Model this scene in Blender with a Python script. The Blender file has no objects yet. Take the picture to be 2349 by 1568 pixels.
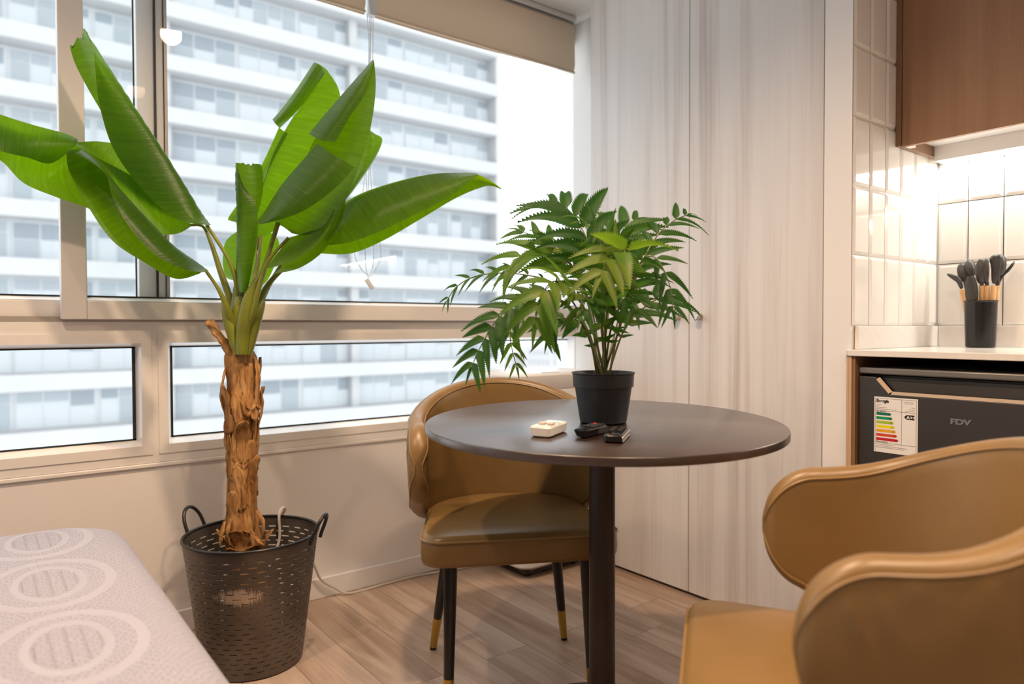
import bpy, bmesh, math, random
from mathutils import Vector, Matrix, noise
PI = math.pi
R = math.radians
random.seed(7)
S = bpy.context.scene
COL = S.collection
V = Vector

# ------------------------------------------------------------------ camera
FPX, CX, CY, CAMH = 1610.0, 1174.5, 784.0, 0.96
_y, _p, _r = R(37.445), R(-1.2247), R(-0.1674)
FW = V((math.sin(_y)*math.cos(_p), math.cos(_y)*math.cos(_p), math.sin(_p)))
_r0 = V((math.cos(_y), -math.sin(_y), 0)); _u0 = _r0.cross(FW)
RT = _r0*math.cos(_r) + _u0*math.sin(_r)
UP = _u0*math.cos(_r) - _r0*math.sin(_r)
EYE = V((0, 0, CAMH))
cd = bpy.data.cameras.new('camera'); cam = bpy.data.objects.new('camera', cd); COL.objects.link(cam)
M = Matrix((RT, UP, -FW)).transposed().to_4x4(); M.translation = EYE
cam.matrix_world = M
cd.sensor_width = 36; cd.lens = FPX/2349*36; cd.clip_start = 0.05; cd.clip_end = 2000
cd.dof.use_dof = True; cd.dof.focus_distance = 1.8; cd.dof.aperture_fstop = 2.4
S.camera = cam

def at(x, y, **k):
    """the point of the place seen at photo pixel (x, y), on a plane X=, Y=, Z= or at depth D="""
    d = RT*((x-CX)/FPX) + UP*((CY-y)/FPX) + FW
    if 'X' in k: t = k['X']/d.x
    elif 'Y' in k: t = k['Y']/d.y
    elif 'Z' in k: t = (k['Z']-CAMH)/d.z
    else: t = k['D']
    return EYE + d*t

# ------------------------------------------------------------------ world, exposure, lights
w = bpy.data.worlds.new('overcast'); S.world = w; w.use_nodes = True
w.node_tree.nodes['Background'].inputs[0].default_value = (0.93, 0.965, 1.0, 1)
w.node_tree.nodes['Background'].inputs[1].default_value = 2.2
S.view_settings.view_transform = 'Standard'; S.view_settings.look = 'None'
S.view_settings.exposure = 0.0; S.view_settings.gamma = 1.0; S.view_settings.use_curve_mapping = False

def spot(name, loc, power, size=152, blend=.9, rad=.045, col=(1, .69, .455), tgt=None):
    l = bpy.data.lights.new(name, 'SPOT'); l.energy = power; l.spot_size = R(size); l.spot_blend = blend
    l.shadow_soft_size = rad; l.color = col
    o = bpy.data.objects.new(name, l); o.location = loc; COL.objects.link(o)
    if tgt: o.rotation_euler = (V(tgt)-V(loc)).to_track_quat('-Z', 'Y').to_euler()
    return o
def area(name, loc, rot, sx, sy, power, col):
    l = bpy.data.lights.new(name, 'AREA'); l.shape = 'RECTANGLE'; l.size = sx; l.size_y = sy; l.energy = power; l.color = col
    o = bpy.data.objects.new(name, l); o.location = loc; o.rotation_euler = rot; COL.objects.link(o); return o
spot('downlight_or_fill', (.74, 1.24, 2.31), 100)
spot('downlight_or_fill', (.75, .30, 2.31), 76)
spot('downlight_or_fill', (.75, -.65, 2.31), 74)
spot('downlight_or_fill', (-.25, 1.24, 2.31), 62)  # added fill light to warm the window wall, not a known fitting
area('under_cabinet_lamp', (2.545, .0, 1.494), (0, 0, 0), .05, 1.95, 9, (1, .95, .87))

# ------------------------------------------------------------------ materials
def newmat(name):
    m = bpy.data.materials.new(name); m.use_nodes = True
    nt = m.node_tree; b = nt.nodes['Principled BSDF']
    return m, nt, b
def N(nt, t, **k):
    n = nt.nodes.new(t)
    for a, v in k.items(): setattr(n, a, v)
    return n
def mapping(nt, sc=(1, 1, 1), rot=(0, 0, 0), coord='Object', loc=(0, 0, 0)):
    tc = N(nt, 'ShaderNodeTexCoord'); mp = N(nt, 'ShaderNodeMapping')
    mp.inputs['Scale'].default_value = sc; mp.inputs['Rotation'].default_value = rot; mp.inputs['Location'].default_value = loc
    nt.links.new(tc.outputs[coord], mp.inputs['Vector']); return mp
def noise_tex(nt, mp, scale=5, detail=4, rough=.5, dist=0):
    n = N(nt, 'ShaderNodeTexNoise'); n.inputs['Scale'].default_value = scale; n.inputs['Detail'].default_value = detail
    n.inputs['Roughness'].default_value = rough; n.inputs['Distortion'].default_value = dist
    nt.links.new(mp.outputs[0], n.inputs['Vector']); return n
def ramp(nt, fac, stops):
    r = N(nt, 'ShaderNodeValToRGB'); e = r.color_ramp.elements
    while len(e) < len(stops): e.new(.5)
    for i, (p, c) in enumerate(stops): e[i].position = p; e[i].color = (*c, 1)
    nt.links.new(fac, r.inputs[0]); return r
def bump(nt, b, h, strength=.2, dist=.01):
    n = N(nt, 'ShaderNodeBump'); n.inputs['Strength'].default_value = strength; n.inputs['Distance'].default_value = dist
    nt.links.new(h, n.inputs['Height']); nt.links.new(n.outputs[0], b.inputs['Normal']); return n
def plain(name, c, rough=.5, metal=0, spec=.5, coat=0, var=0, vs=6, bmp=0, bs=200, bd=.002):
    m, nt, b = newmat(name)
    b.inputs['Base Color'].default_value = (*c, 1); b.inputs['Roughness'].default_value = rough
    b.inputs['Metallic'].default_value = metal; b.inputs['Specular IOR Level'].default_value = spec
    b.inputs['Coat Weight'].default_value = coat
    if var:
        n = noise_tex(nt, mapping(nt), vs, 5)
        r = ramp(nt, n.outputs['Fac'], [(.3, [x*(1-var) for x in c]), (.7, [min(1, x*(1+var)) for x in c])])
        nt.links.new(r.outputs[0], b.inputs['Base Color'])
    if bmp:
        n = noise_tex(nt, mapping(nt), bs, 3); bump(nt, b, n.outputs['Fac'], bmp, bd)
    return m
def grain(name, cols, sc=(14, 14, .7), rough=.45, spec=.4, fine=(120, 120, 3), dist=.6, coat=0, bmp=.05):
    m, nt, b = newmat(name)
    n1 = noise_tex(nt, mapping(nt, sc), 1.0, 6, .55, dist)
    n2 = noise_tex(nt, mapping(nt, fine), 1.0, 3, .6, 0)
    mx = N(nt, 'ShaderNodeMix'); mx.inputs[0].default_value = .25
    nt.links.new(n1.outputs['Fac'], mx.inputs[2]); nt.links.new(n2.outputs['Fac'], mx.inputs[3])
    r = ramp(nt, mx.outputs[0], cols)
    nt.links.new(r.outputs[0], b.inputs['Base Color'])
    b.inputs['Roughness'].default_value = rough; b.inputs['Specular IOR Level'].default_value = spec
    b.inputs['Coat Weight'].default_value = coat; b.inputs['Coat Roughness'].default_value = .24
    if bmp: bump(nt, b, n2.outputs['Fac'], bmp, .002)
    return m
def emis(name, c, s):
    m, nt, b = newmat(name)
    b.inputs['Emission Color'].default_value = (*c, 1); b.inputs['Emission Strength'].default_value = s
    b.inputs['Base Color'].default_value = (.8, .8, .8, 1); return m
def glassmat(name, tint=(1, 1, 1), ior=1.45):
    m = bpy.data.materials.new(name); m.use_nodes = True; nt = m.node_tree; nt.nodes.clear()
    o = N(nt, 'ShaderNodeOutputMaterial'); mx = N(nt, 'ShaderNodeMixShader'); t = N(nt, 'ShaderNodeBsdfTransparent')
    g = N(nt, 'ShaderNodeBsdfGlossy'); f = N(nt, 'ShaderNodeFresnel'); f.inputs[0].default_value = ior
    g.inputs['Roughness'].default_value = 0.0; t.inputs[0].default_value = (*tint, 1)
    nt.links.new(f.outputs[0], mx.inputs[0]); nt.links.new(t.outputs[0], mx.inputs[1]); nt.links.new(g.outputs[0], mx.inputs[2])
    nt.links.new(mx.outputs[0], o.inputs[0]); return m
def leafmat(name, top, under, veins=(26, 1.0), trans=.45, rough=.35, mottled=None, spec=.5):
    m, nt, b = newmat(name); nt.nodes.remove(b)
    out = nt.nodes['Material Output']
    b = N(nt, 'ShaderNodeBsdfPrincipled'); tr = N(nt, 'ShaderNodeBsdfTranslucent'); mx = N(nt, 'ShaderNodeMixShader')
    b.inputs['Roughness'].default_value = rough; b.inputs['Specular IOR Level'].default_value = spec
    uv = N(nt, 'ShaderNodeTexCoord'); mp = N(nt, 'ShaderNodeMapping')
    mp.inputs['Scale'].default_value = (veins[0], veins[1], 1); nt.links.new(uv.outputs['UV'], mp.inputs['Vector'])
    n1 = noise_tex(nt, mp, 1.0, 5, .6, .1)
    oi = N(nt, 'ShaderNodeObjectInfo')
    n2 = noise_tex(nt, mapping(nt, (1, 1, 1)), 9, 2)
    ad = N(nt, 'ShaderNodeMath', operation='ADD'); ad.inputs[1].default_value = 0
    if mottled:
        mu = N(nt, 'ShaderNodeMath', operation='MULTIPLY_ADD'); mu.inputs[1].default_value = .5
        nt.links.new(oi.outputs['Random'], mu.inputs[0]); nt.links.new(n2.outputs['Fac'], mu.inputs[2])
        r = ramp(nt, mu.outputs[0], [(.62, top), (.86, mottled[0]), (1.0, mottled[1])])
        base = r.outputs[0]
    else:
        r = ramp(nt, n1.outputs['Fac'], [(.32, [x*.82 for x in top]), (.5, top), (.70, [min(1, x*1.35) for x in top])])
        base = r.outputs[0]
    nt.links.new(base, b.inputs['Base Color'])
    if mottled:
        mm = N(nt, 'ShaderNodeMix', data_type='RGBA'); mm.inputs[0].default_value = .6
        nt.links.new(base, mm.inputs[6]); mm.inputs[7].default_value = (*under, 1)
        nt.links.new(mm.outputs[2], tr.inputs[0])
    else:
        r2 = ramp(nt, n1.outputs['Fac'], [(.32, [x*.85 for x in under]), (.55, under), (.72, [min(1, x*1.2) for x in under])])
        nt.links.new(r2.outputs[0], tr.inputs[0])
    bp = N(nt, 'ShaderNodeBump'); bp.inputs['Strength'].default_value = .35; bp.inputs['Distance'].default_value = .004
    nt.links.new(n1.outputs['Fac'], bp.inputs['Height']); nt.links.new(bp.outputs[0], b.inputs['Normal'])
    mx.inputs[0].default_value = trans
    nt.links.new(b.outputs[0], mx.inputs[1]); nt.links.new(tr.outputs[0], mx.inputs[2]); nt.links.new(mx.outputs[0], out.inputs[0])
    return m

MAT = {}
MAT['wall'] = plain('white_wall_paint', (.80, .785, .775), .55, spec=.3, bmp=.03, bs=60)
MAT['ceiling'] = plain('ceiling_paint', (.84, .82, .80), .7, spec=.2)
MAT['pvc'] = plain('white_upvc', (.80, .78, .755), .35, spec=.45)
MAT['bead'] = plain('white_glazing_bead', (.90, .90, .90), .35)
MAT['gasket'] = plain('black_rubber_gasket', (.012, .022, .024), .5)
MAT['glass'] = glassmat('window_glass', (.97, .99, .985))
MAT['alu'] = plain('grey_aluminium_track', (.42, .39, .35), .4, metal=.3)
MAT['tile'] = plain('glossy_cream_tile', (.82, .795, .755), .09, spec=.55, coat=.3)
MAT['grout'] = plain('tile_grout', (.78, .74, .68), .8)
MAT['quartz'] = plain('white_quartz', (.78, .75, .71), .18, spec=.5, var=.03, vs=40)
MAT['oak'] = grain('walnut_laminate', [(.25, (.27, .145, .080)), (.5, (.34, .19, .108)), (.75, (.41, .24, .142))], (22, 22, .9), .5, .35, (260, 260, 5), .4)
MAT['oakdark'] = plain('walnut_edge', (.24, .135, .075), .5)
MAT['palewood'] = plain('pale_wood_edge', (.55, .37, .22), .5)
MAT['ward'] = grain('bleached_wood_laminate', [(.30, (.48, .43, .405)), (.40, (.60, .565, .55)), (.50, (.68, .665, .665)), (.66, (.72, .715, .72))], (7, 7, .22), .42, .4, (90, 90, 1.6), 1.6)
MAT['gap'] = plain('shadow_gap', (.03, .025, .02), .8)
MAT['steel'] = plain('brushed_steel', (.62, .58, .54), .3, metal=1)
MAT['leather'] = plain('tan_leather', (.225, .135, .047), .36, spec=.5, var=.10, vs=7, bmp=.12, bs=420, bd=.0012)
MAT['piping'] = plain('tan_piping', (.28, .172, .068), .4)
MAT['blackmetal'] = plain('black_metal', (.012, .012, .013), .32, spec=.5)
MAT['brass'] = plain('satin_brass', (.56, .38, .10), .33, metal=1)
MAT['tabletop'] = grain('dark_brown_tabletop', [(.3, (.030, .017, .012)), (.6, (.042, .024, .017)), (.8, (.055, .033, .024))], (3, 60, 60), .30, .6, (10, 300, 300), .3, coat=.55, bmp=.02)
MAT['pole'] = plain('dark_brown_steel', (.024, .014, .011), .38)
MAT['potblack'] = plain('matte_black_plastic', (.014, .016, .020), .45, bmp=.02, bs=300)
MAT['soil'] = plain('dark_soil', (.03, .022, .016), .9, bmp=.4, bs=90, bd=.01)
def basket_mat():
    m, nt, b = newmat('worn_black_steel')
    n0 = noise_tex(nt, mapping(nt), 9, 5); r0_ = ramp(nt, n0.outputs['Fac'], [(.3, (.090, .078, .068)), (.7, (.165, .142, .122))])
    # a scuffed bare patch on one side, scratched up and down
    tc = N(nt, 'ShaderNodeTexCoord'); v = N(nt, 'ShaderNodeVectorMath', operation='SUBTRACT'); v.inputs[1].default_value = (-.080, -.144, .243)
    nt.links.new(tc.outputs['Object'], v.inputs[0]); sc_ = N(nt, 'ShaderNodeVectorMath', operation='MULTIPLY'); sc_.inputs[1].default_value = (17, 17, 42)
    nt.links.new(v.outputs[0], sc_.inputs[0]); ln = N(nt, 'ShaderNodeVectorMath', operation='LENGTH'); nt.links.new(sc_.outputs[0], ln.inputs[0])
    n1 = noise_tex(nt, mapping(nt, (190, 190, 22)), 1, 4, .65)
    a = N(nt, 'ShaderNodeMath', operation='MULTIPLY_ADD'); a.inputs[1].default_value = 2.2; nt.links.new(n1.outputs['Fac'], a.inputs[0]); nt.links.new(ln.outputs['Value'], a.inputs[2])
    r1_ = ramp(nt, a.outputs[0], [(.0, (1, 1, 1)), (1, (0, 0, 0))]); mr = N(nt, 'ShaderNodeMapRange'); mr.inputs[1].default_value = 1.75; mr.inputs[2].default_value = 2.15; mr.inputs[3].default_value = 1; mr.inputs[4].default_value = 0
    nt.links.new(a.outputs[0], mr.inputs[0]); mx = N(nt, 'ShaderNodeMix', data_type='RGBA'); nt.links.new(mr.outputs[0], mx.inputs[0])
    nt.links.new(r0_.outputs[0], mx.inputs[6]); mx.inputs[7].default_value = (.48, .40, .33, 1); nt.links.new(mx.outputs[2], b.inputs['Base Color'])
    b.inputs['Metallic'].default_value = .55; b.inputs['Roughness'].default_value = .42; return m
MAT['basket'] = basket_mat()
MAT['whiteplastic'] = plain('white_plastic', (.82, .80, .76), .3)
MAT['acwhite'] = plain('appliance_white', (.82, .83, .84), .28)
MAT['cream'] = plain('cream_buttons', (.62, .52, .40), .4)
MAT['red'] = plain('red_button', (.65, .05, .03), .4)
MAT['blackplastic'] = plain('glossy_black_plastic', (.010, .010, .011), .14)
MAT['greybutton'] = plain('dark_grey_button', (.045, .045, .048), .4)
MAT['greyplastic'] = plain('grey_plastic', (.16, .14, .13), .35)
MAT['silicone'] = plain('charcoal_silicone', (.045, .042, .040), .42)
MAT['bamboo'] = plain('light_bamboo', (.66, .40, .19), .45, var=.12, vs=40)
MAT['fridge'] = plain('dark_grey_steel', (.060, .057, .057), .36, metal=.4)
MAT['fridgeedge'] = plain('grey_fridge_top', (.20, .19, .18), .35, metal=.4)
MAT['fridgerecess'] = plain('fridge_recess', (.075, .068, .062), .3, metal=.5)
MAT['fridgelip'] = plain('polished_lip', (.80, .66, .52), .35, metal=.5)  # light warm tone paints in the glint along the metal bevel
MAT['paper'] = plain('label_paper', (.80, .79, .78), .5)
MAT['ink'] = plain('black_ink', (.012, .012, .012), .6)
MAT['inkgrey'] = plain('grey_ink', (.30, .30, .30), .6)
MAT['logo'] = plain('chrome_logo', (.36, .35, .37), .3, metal=.8)
MAT['cord'] = plain('grey_cord', (.55, .52, .47), .5)
MAT['facade'] = plain('white_facade', (.485, .49, .497), .8, var=.03, vs=.4)
MAT['facadeback'] = plain('recessed_facade_wall', (.62, .64, .66), .8)  # lighter than the slabs: recess brightening and haze put into the colour
MAT['farglass'] = plain('hazy_blue_grey_glazing', (.42, .465, .50), .5, spec=.2)  # far glazing paled, the outdoor haze is put into the colour
MAT['farblind'] = plain('hazy_blind_glazing', (.60, .635, .66), .5, spec=.2)  # blinds behind glass, paled by the same painted haze
MAT['fardark'] = plain('hazy_dark_glazing', (.33, .375, .415), .5, spec=.2)  # dark panes lifted by painted haze
MAT['farframe'] = plain('white_window_frame', (.60, .625, .645), .7)
MAT['city'] = plain('hazy_concrete', (.47, .465, .47), .9)
MAT['citywin'] = plain('hazy_window', (.37, .38, .39), .8)
MAT['chain'] = plain('clear_bead_chain', (.45, .45, .45), .25, metal=.3)
MAT['clearplastic'] = plain('clear_plastic', (.62, .66, .70), .15, spec=.6)
MAT['petiole'] = plain('green_petiole', (.165, .19, .014), .4, var=.35, vs=9)
MAT['husk'] = grain('dry_husk', [(.30, (.055, .020, .008)), (.43, (.23, .105, .034)), (.57, (.43, .235, .085)), (.74, (.58, .37, .17))], (34, 34, 5), .7, .2, (190, 190, 14), 1.2, bmp=.5)
MAT['rachis'] = plain('fern_stem', (.10, .105, .022), .45, var=.3, vs=20)
MAT['leaf'] = leafmat('banana_leaf', (.022, .046, .004), (.32, .62, .003), (60, 1.4), .40, .36, spec=.3)
MAT['fern'] = leafmat('fern_leaflet', (.016, .070, .012), (.13, .34, .015), (3, 3), .40, .45, spec=.22, mottled=((.038, .105, .016), (.15, .19, .032)))

MAT['fernlight'] = leafmat('young_fern_leaflet', (.055, .13, .014), (.24, .48, .02), (3, 3), .42, .45, spec=.22, mottled=((.075, .16, .018), (.12, .18, .025)))

def blind_fabric():
    m, nt, b = newmat('beige_blind_fabric'); nt.nodes.remove(b); out = nt.nodes['Material Output']
    d = N(nt, 'ShaderNodeBsdfPrincipled'); d.inputs['Base Color'].default_value = (.74, .61, .47, 1); d.inputs['Roughness'].default_value = .8
    t = N(nt, 'ShaderNodeBsdfTranslucent'); t.inputs[0].default_value = (.55, .42, .28, 1); mx = N(nt, 'ShaderNodeMixShader'); mx.inputs[0].default_value = .12
    nt.links.new(d.outputs[0], mx.inputs[1]); nt.links.new(t.outputs[0], mx.inputs[2]); nt.links.new(mx.outputs[0], out.inputs[0]); return m
MAT['blind'] = blind_fabric()

def floor_mat():
    m, nt, b = newmat('wood_plank_tile')
    tc = N(nt, 'ShaderNodeTexCoord'); sp = N(nt, 'ShaderNodeSeparateXYZ'); cb = N(nt, 'ShaderNodeCombineXYZ')
    nt.links.new(tc.outputs['Object'], sp.inputs[0])
    ax = N(nt, 'ShaderNodeMath', operation='ADD'); ax.inputs[1].default_value = -.71+3.0
    ay = N(nt, 'ShaderNodeMath', operation='ADD'); ay.inputs[1].default_value = -1.64+9.0
    nt.links.new(sp.outputs[0], ax.inputs[0]); nt.links.new(sp.outputs[1], ay.inputs[0])
    nt.links.new(ay.outputs[0], cb.inputs[0]); nt.links.new(ax.outputs[0], cb.inputs[1])
    br = N(nt, 'ShaderNodeTexBrick'); br.offset = .17; br.offset_frequency = 2; br.squash = 1
    br.inputs['Scale'].default_value = 1; br.inputs['Brick Width'].default_value = .9; br.inputs['Row Height'].default_value = .15
    br.inputs['Mortar Size'].default_value = .0012; br.inputs['Mortar Smooth'].default_value = .1
    br.inputs['Color1'].default_value = (0, 0, 0, 1); br.inputs['Color2'].default_value = (1, 1, 1, 1); br.inputs['Mortar'].default_value = (.5, .5, .5, 1)
    nt.links.new(cb.outputs[0], br.inputs['Vector'])
    # shift the grain per plank
    sh = N(nt, 'ShaderNodeVectorMath', operation='MULTIPLY_ADD'); sh.inputs[1].default_value = (7, 13, 3)
    nt.links.new(br.outputs['Color'], sh.inputs[0]); nt.links.new(tc.outputs['Object'], sh.inputs[2])
    mp = N(nt, 'ShaderNodeMapping'); mp.inputs['Scale'].default_value = (16, 1.3, 1); nt.links.new(sh.outputs[0], mp.inputs[0])
    n1 = noise_tex(nt, mp, 1.2, 8, .62, .9)
    mp2 = N(nt, 'ShaderNodeMapping'); mp2.inputs['Scale'].default_value = (3.5, .9, 1); nt.links.new(sh.outputs[0], mp2.inputs[0])
    n2 = noise_tex(nt, mp2, 1.2, 3)
    ma = N(nt, 'ShaderNodeMath', operation='MULTIPLY_ADD'); ma.inputs[1].default_value = .5
    nt.links.new(n2.outputs['Fac'], ma.inputs[0])
    mb_ = N(nt, 'ShaderNodeMath', operation='MULTIPLY_ADD'); mb_.inputs[1].default_value = .09; nt.links.new(br.outputs['Color'], mb_.inputs[0])
    mc = N(nt, 'ShaderNodeMath', operation='MULTIPLY'); mc.inputs[1].default_value = .62; nt.links.new(n1.outputs['Fac'], mc.inputs[0])
    nt.links.new(mc.outputs[0], mb_.inputs[2]); nt.links.new(mb_.outputs[0], ma.inputs[2])
    r = ramp(nt, ma.outputs[0], [(.36, (.17, .108, .074)), (.52, (.33, .235, .175)), (.66, (.46, .355, .285)), (.82, (.55, .45, .375))])
    mo = N(nt, 'ShaderNodeMix', data_type='RGBA'); nt.links.new(br.outputs['Fac'], mo.inputs[0]); nt.links.new(r.outputs[0], mo.inputs[6])
    mo.inputs[7].default_value = (.19, .14, .105, 1); nt.links.new(mo.outputs[2], b.inputs['Base Color'])
    b.inputs['Roughness'].default_value = .42; b.inputs['Specular IOR Level'].default_value = .4
    iv = N(nt, 'ShaderNodeMath', operation='SUBTRACT'); iv.inputs[0].default_value = 1; nt.links.new(br.outputs['Fac'], iv.inputs[1])
    bump(nt, b, iv.outputs[0], .5, .002)
    return m
MAT['floor'] = floor_mat()

def bedspread_mat():
    """matelasse cotton: pods in rings, set in rows, between bands of fine stitching; relief only"""
    m, nt, b = newmat('lilac_matelasse_cotton')
    b.inputs['Base Color'].default_value = (.40, .40, .475, 1); b.inputs['Roughness'].default_value = .8; b.inputs['Specular IOR Level'].default_value = .2
    b.inputs['Sheen Weight'].default_value = .2
    tc = N(nt, 'ShaderNodeTexCoord'); sp = N(nt, 'ShaderNodeSeparateXYZ'); nt.links.new(tc.outputs['Object'], sp.inputs[0])
    def mth(op, a, c=None, d=None):
        n = N(nt, 'ShaderNodeMath', operation=op)
        for i, q in enumerate((a, c, d)):
            if q is None: continue
            if isinstance(q, (int, float)): n.inputs[i].default_value = q
            else: nt.links.new(q, n.inputs[i])
        return n.outputs[0]
    x = mth('SUBTRACT', sp.outputs[0], .65); y = mth('SUBTRACT', sp.outputs[1], .80)
    cx = mth('SUBTRACT', mth('FRACT', mth('ADD', mth('DIVIDE', x, .36), 10.5)), .5)     # -.5..+.5 across one motif
    cy = mth('SUBTRACT', mth('FRACT', mth('ADD', mth('DIVIDE', y, .315), 20.5)), .5)
    ex = mth('MULTIPLY', cx, .36); ey = mth('MULTIPLY', cy, .315)
    d1 = mth('SQRT', mth('ADD', mth('POWER', mth('DIVIDE', ex, .046), 2), mth('POWER', mth('DIVIDE', ey, .082), 2)))
    d2 = mth('SQRT', mth('ADD', mth('POWER', mth('DIVIDE', ex, .104), 2), mth('POWER', mth('DIVIDE', ey, .148), 2)))
    pod = mth('SMOOTH_MIN', mth('MULTIPLY', mth('ABSOLUTE', mth('SUBTRACT', d1, 1)), 5), 1, .1)
    ring = mth('SMOOTH_MIN', mth('MULTIPLY', mth('ABSOLUTE', mth('SUBTRACT', d2, 1)), 9), 1, .1)
    ribs = mth('SMOOTH_MIN', mth('MULTIPLY', mth('ABSOLUTE', mth('SINE', mth('MULTIPLY', ex, 150))), 2.5), 1, .1)
    inpod = mth('LESS_THAN', d1, .95)
    ribm = mth('ADD', mth('MULTIPLY', ribs, inpod), mth('SUBTRACT', 1, inpod))
    # smooth petals: the wide band between pod and outer ring carries no stitching
    band = mth('MULTIPLY', mth('GREATER_THAN', d2, .84), mth('LESS_THAN', d2, 1.0))
    pband = mth('MULTIPLY', mth('GREATER_THAN', d1, 1.0), mth('LESS_THAN', d1, 1.25))
    smooth = mth('MAXIMUM', band, pband)
    br = N(nt, 'ShaderNodeTexBrick'); br.inputs['Scale'].default_value = 1; br.inputs['Brick Width'].default_value = .013; br.inputs['Row Height'].default_value = .0085
    br.inputs['Mortar Size'].default_value = .0013; br.inputs['Mortar Smooth'].default_value = .6
    dn = noise_tex(nt, mapping(nt), 22, 2)
    va = N(nt, 'ShaderNodeVectorMath', operation='MULTIPLY_ADD'); va.inputs[1].default_value = (.02, .02, .02)
    nt.links.new(dn.outputs['Color'], va.inputs[0]); nt.links.new(tc.outputs['Object'], va.inputs[2]); nt.links.new(va.outputs[0], br.inputs['Vector'])
    st = mth('MULTIPLY', br.outputs['Fac'], mth('SUBTRACT', 1, smooth))
    h = mth('ADD', mth('ADD', mth('MULTIPLY', pod, .5), mth('MULTIPLY', ring, .5)), mth('MULTIPLY', ribm, .4))
    h = mth('SUBTRACT', h, mth('MULTIPLY', st, .9)); h = mth('ADD', h, mth('MULTIPLY', smooth, .10))
    bump(nt, b, h, .9, .005)
    return m
MAT['bedspread'] = bedspread_mat()

# ------------------------------------------------------------------ mesh helpers
class MB:
    def __init__(s): s.v = []; s.f = []; s.m = []; s.uv = {}
    def add(s, vs, fs, mi=0):
        o = len(s.v); s.v += [V(p) for p in vs]
        for f in fs: s.f.append([i+o for i in f]); s.m.append(mi)
        return o
    def box(s, x0, x1, y0, y1, z0, z1, mi=0):
        s.add([(x0, y0, z0), (x1, y0, z0), (x1, y1, z0), (x0, y1, z0), (x0, y0, z1), (x1, y0, z1), (x1, y1, z1), (x0, y1, z1)],
              [(0, 3, 2, 1), (4, 5, 6, 7), (0, 1, 5, 4), (1, 2, 6, 5), (2, 3, 7, 6), (3, 0, 4, 7)], mi); return s
    def obox(s, c, ax, ay, az, mi=0):
        c = V(c); ax, ay, az = V(ax), V(ay), V(az)
        s.add([c+ax*i+ay*j+az*k for k in (-1, 1) for i, j in ((-1, -1), (1, -1), (1, 1), (-1, 1))],
              [(0, 3, 2, 1), (4, 5, 6, 7), (0, 1, 5, 4), (1, 2, 6, 5), (2, 3, 7, 6), (3, 0, 4, 7)], mi); return s
    def grid(s, rows, mi=0, uv=True, closed=False):
        n, k = len(rows), len(rows[0]); o = len(s.v)
        for i, r_ in enumerate(rows):
            for j, p in enumerate(r_):
                s.uv[len(s.v)] = (i/(n-1), j/max(1, k-1)); s.v.append(V(p))
        for i in range(n-1):
            for j in range(k if closed else k-1):
                j2 = (j+1) % k
                s.f.append([o+i*k+j, o+i*k+j2, o+(i+1)*k+j2, o+(i+1)*k+j]); s.m.append(mi)
        return o
    def cap(s, idx, mi=0):
        c = sum((s.v[i] for i in idx), V((0, 0, 0)))/len(idx); ci = len(s.v); s.v.append(c)
        for a, b in zip(idx, idx[1:]+idx[:1]): s.f.append([a, b, ci]); s.m.append(mi)
    def tube(s, pts, rad, n=8, mi=0, caps=True, flat=1.0, flatdir=None):
        pts = [V(p) for p in pts]; k = len(pts)
        if not hasattr(rad, '__len__'): rad = [rad]*k
        rows = []; ref = V((0, 0, 1)); prev = None
        for i in range(k):
            t = (pts[min(k-1, i+1)]-pts[max(0, i-1)]).normalized()
            if prev is None:
                a = flatdir if flatdir else (ref if abs(t.dot(ref)) < .95 else V((1, 0, 0)))
                x = (V(a)-t*t.dot(V(a))).normalized()
            else: x = (prev-t*t.dot(prev)).normalized()
            prev = x; y = t.cross(x)
            rows.append([pts[i]+(x*math.cos(2*PI*j/n)*flat+y*math.sin(2*PI*j/n))*rad[i] for j in range(n)])
        o = s.grid(rows, mi, closed=True)
        if caps:
            s.cap(list(range(o, o+n))[::-1], mi); s.cap(list(range(o+(k-1)*n, o+k*n)), mi)
        return s
    def lathe(s, prof, n=32, c=(0, 0, 0), mi=0, caps=True, ax=None):
        c = V(c); q = V((0, 0, 1)).rotation_difference(V(ax)) if ax else None
        rows = []
        for r_, z in prof:
            row = []
            for j in range(n):
                p = V((r_*math.cos(2*PI*j/n), r_*math.sin(2*PI*j/n), z))
                row.append(c+(q @ p if q else p))
            rows.append(row)
        o = s.grid(rows, mi, closed=True)
        if caps:
            k = len(prof)
            if prof[0][0] > 1e-6: s.cap(list(range(o, o+n))[::-1], mi)
            if prof[-1][0] > 1e-6: s.cap(list(range(o+(k-1)*n, o+k*n)), mi)
        return s
    def prism(s, poly, z0, z1, mi=0, fn=None):
        fn = fn or (lambda x, y, z: (x, y, z)); n = len(poly); o = len(s.v)
        for z in (z0, z1):
            for x, y in poly: s.v.append(V(fn(x, y, z)))
        s.f.append([o+i for i in range(n)][::-1]); s.f.append([o+n+i for i in range(n)]); s.m += [mi, mi]
        for i in range(n):
            j = (i+1) % n; s.f.append([o+i, o+j, o+n+j, o+n+i]); s.m.append(mi)
        return s

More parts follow.
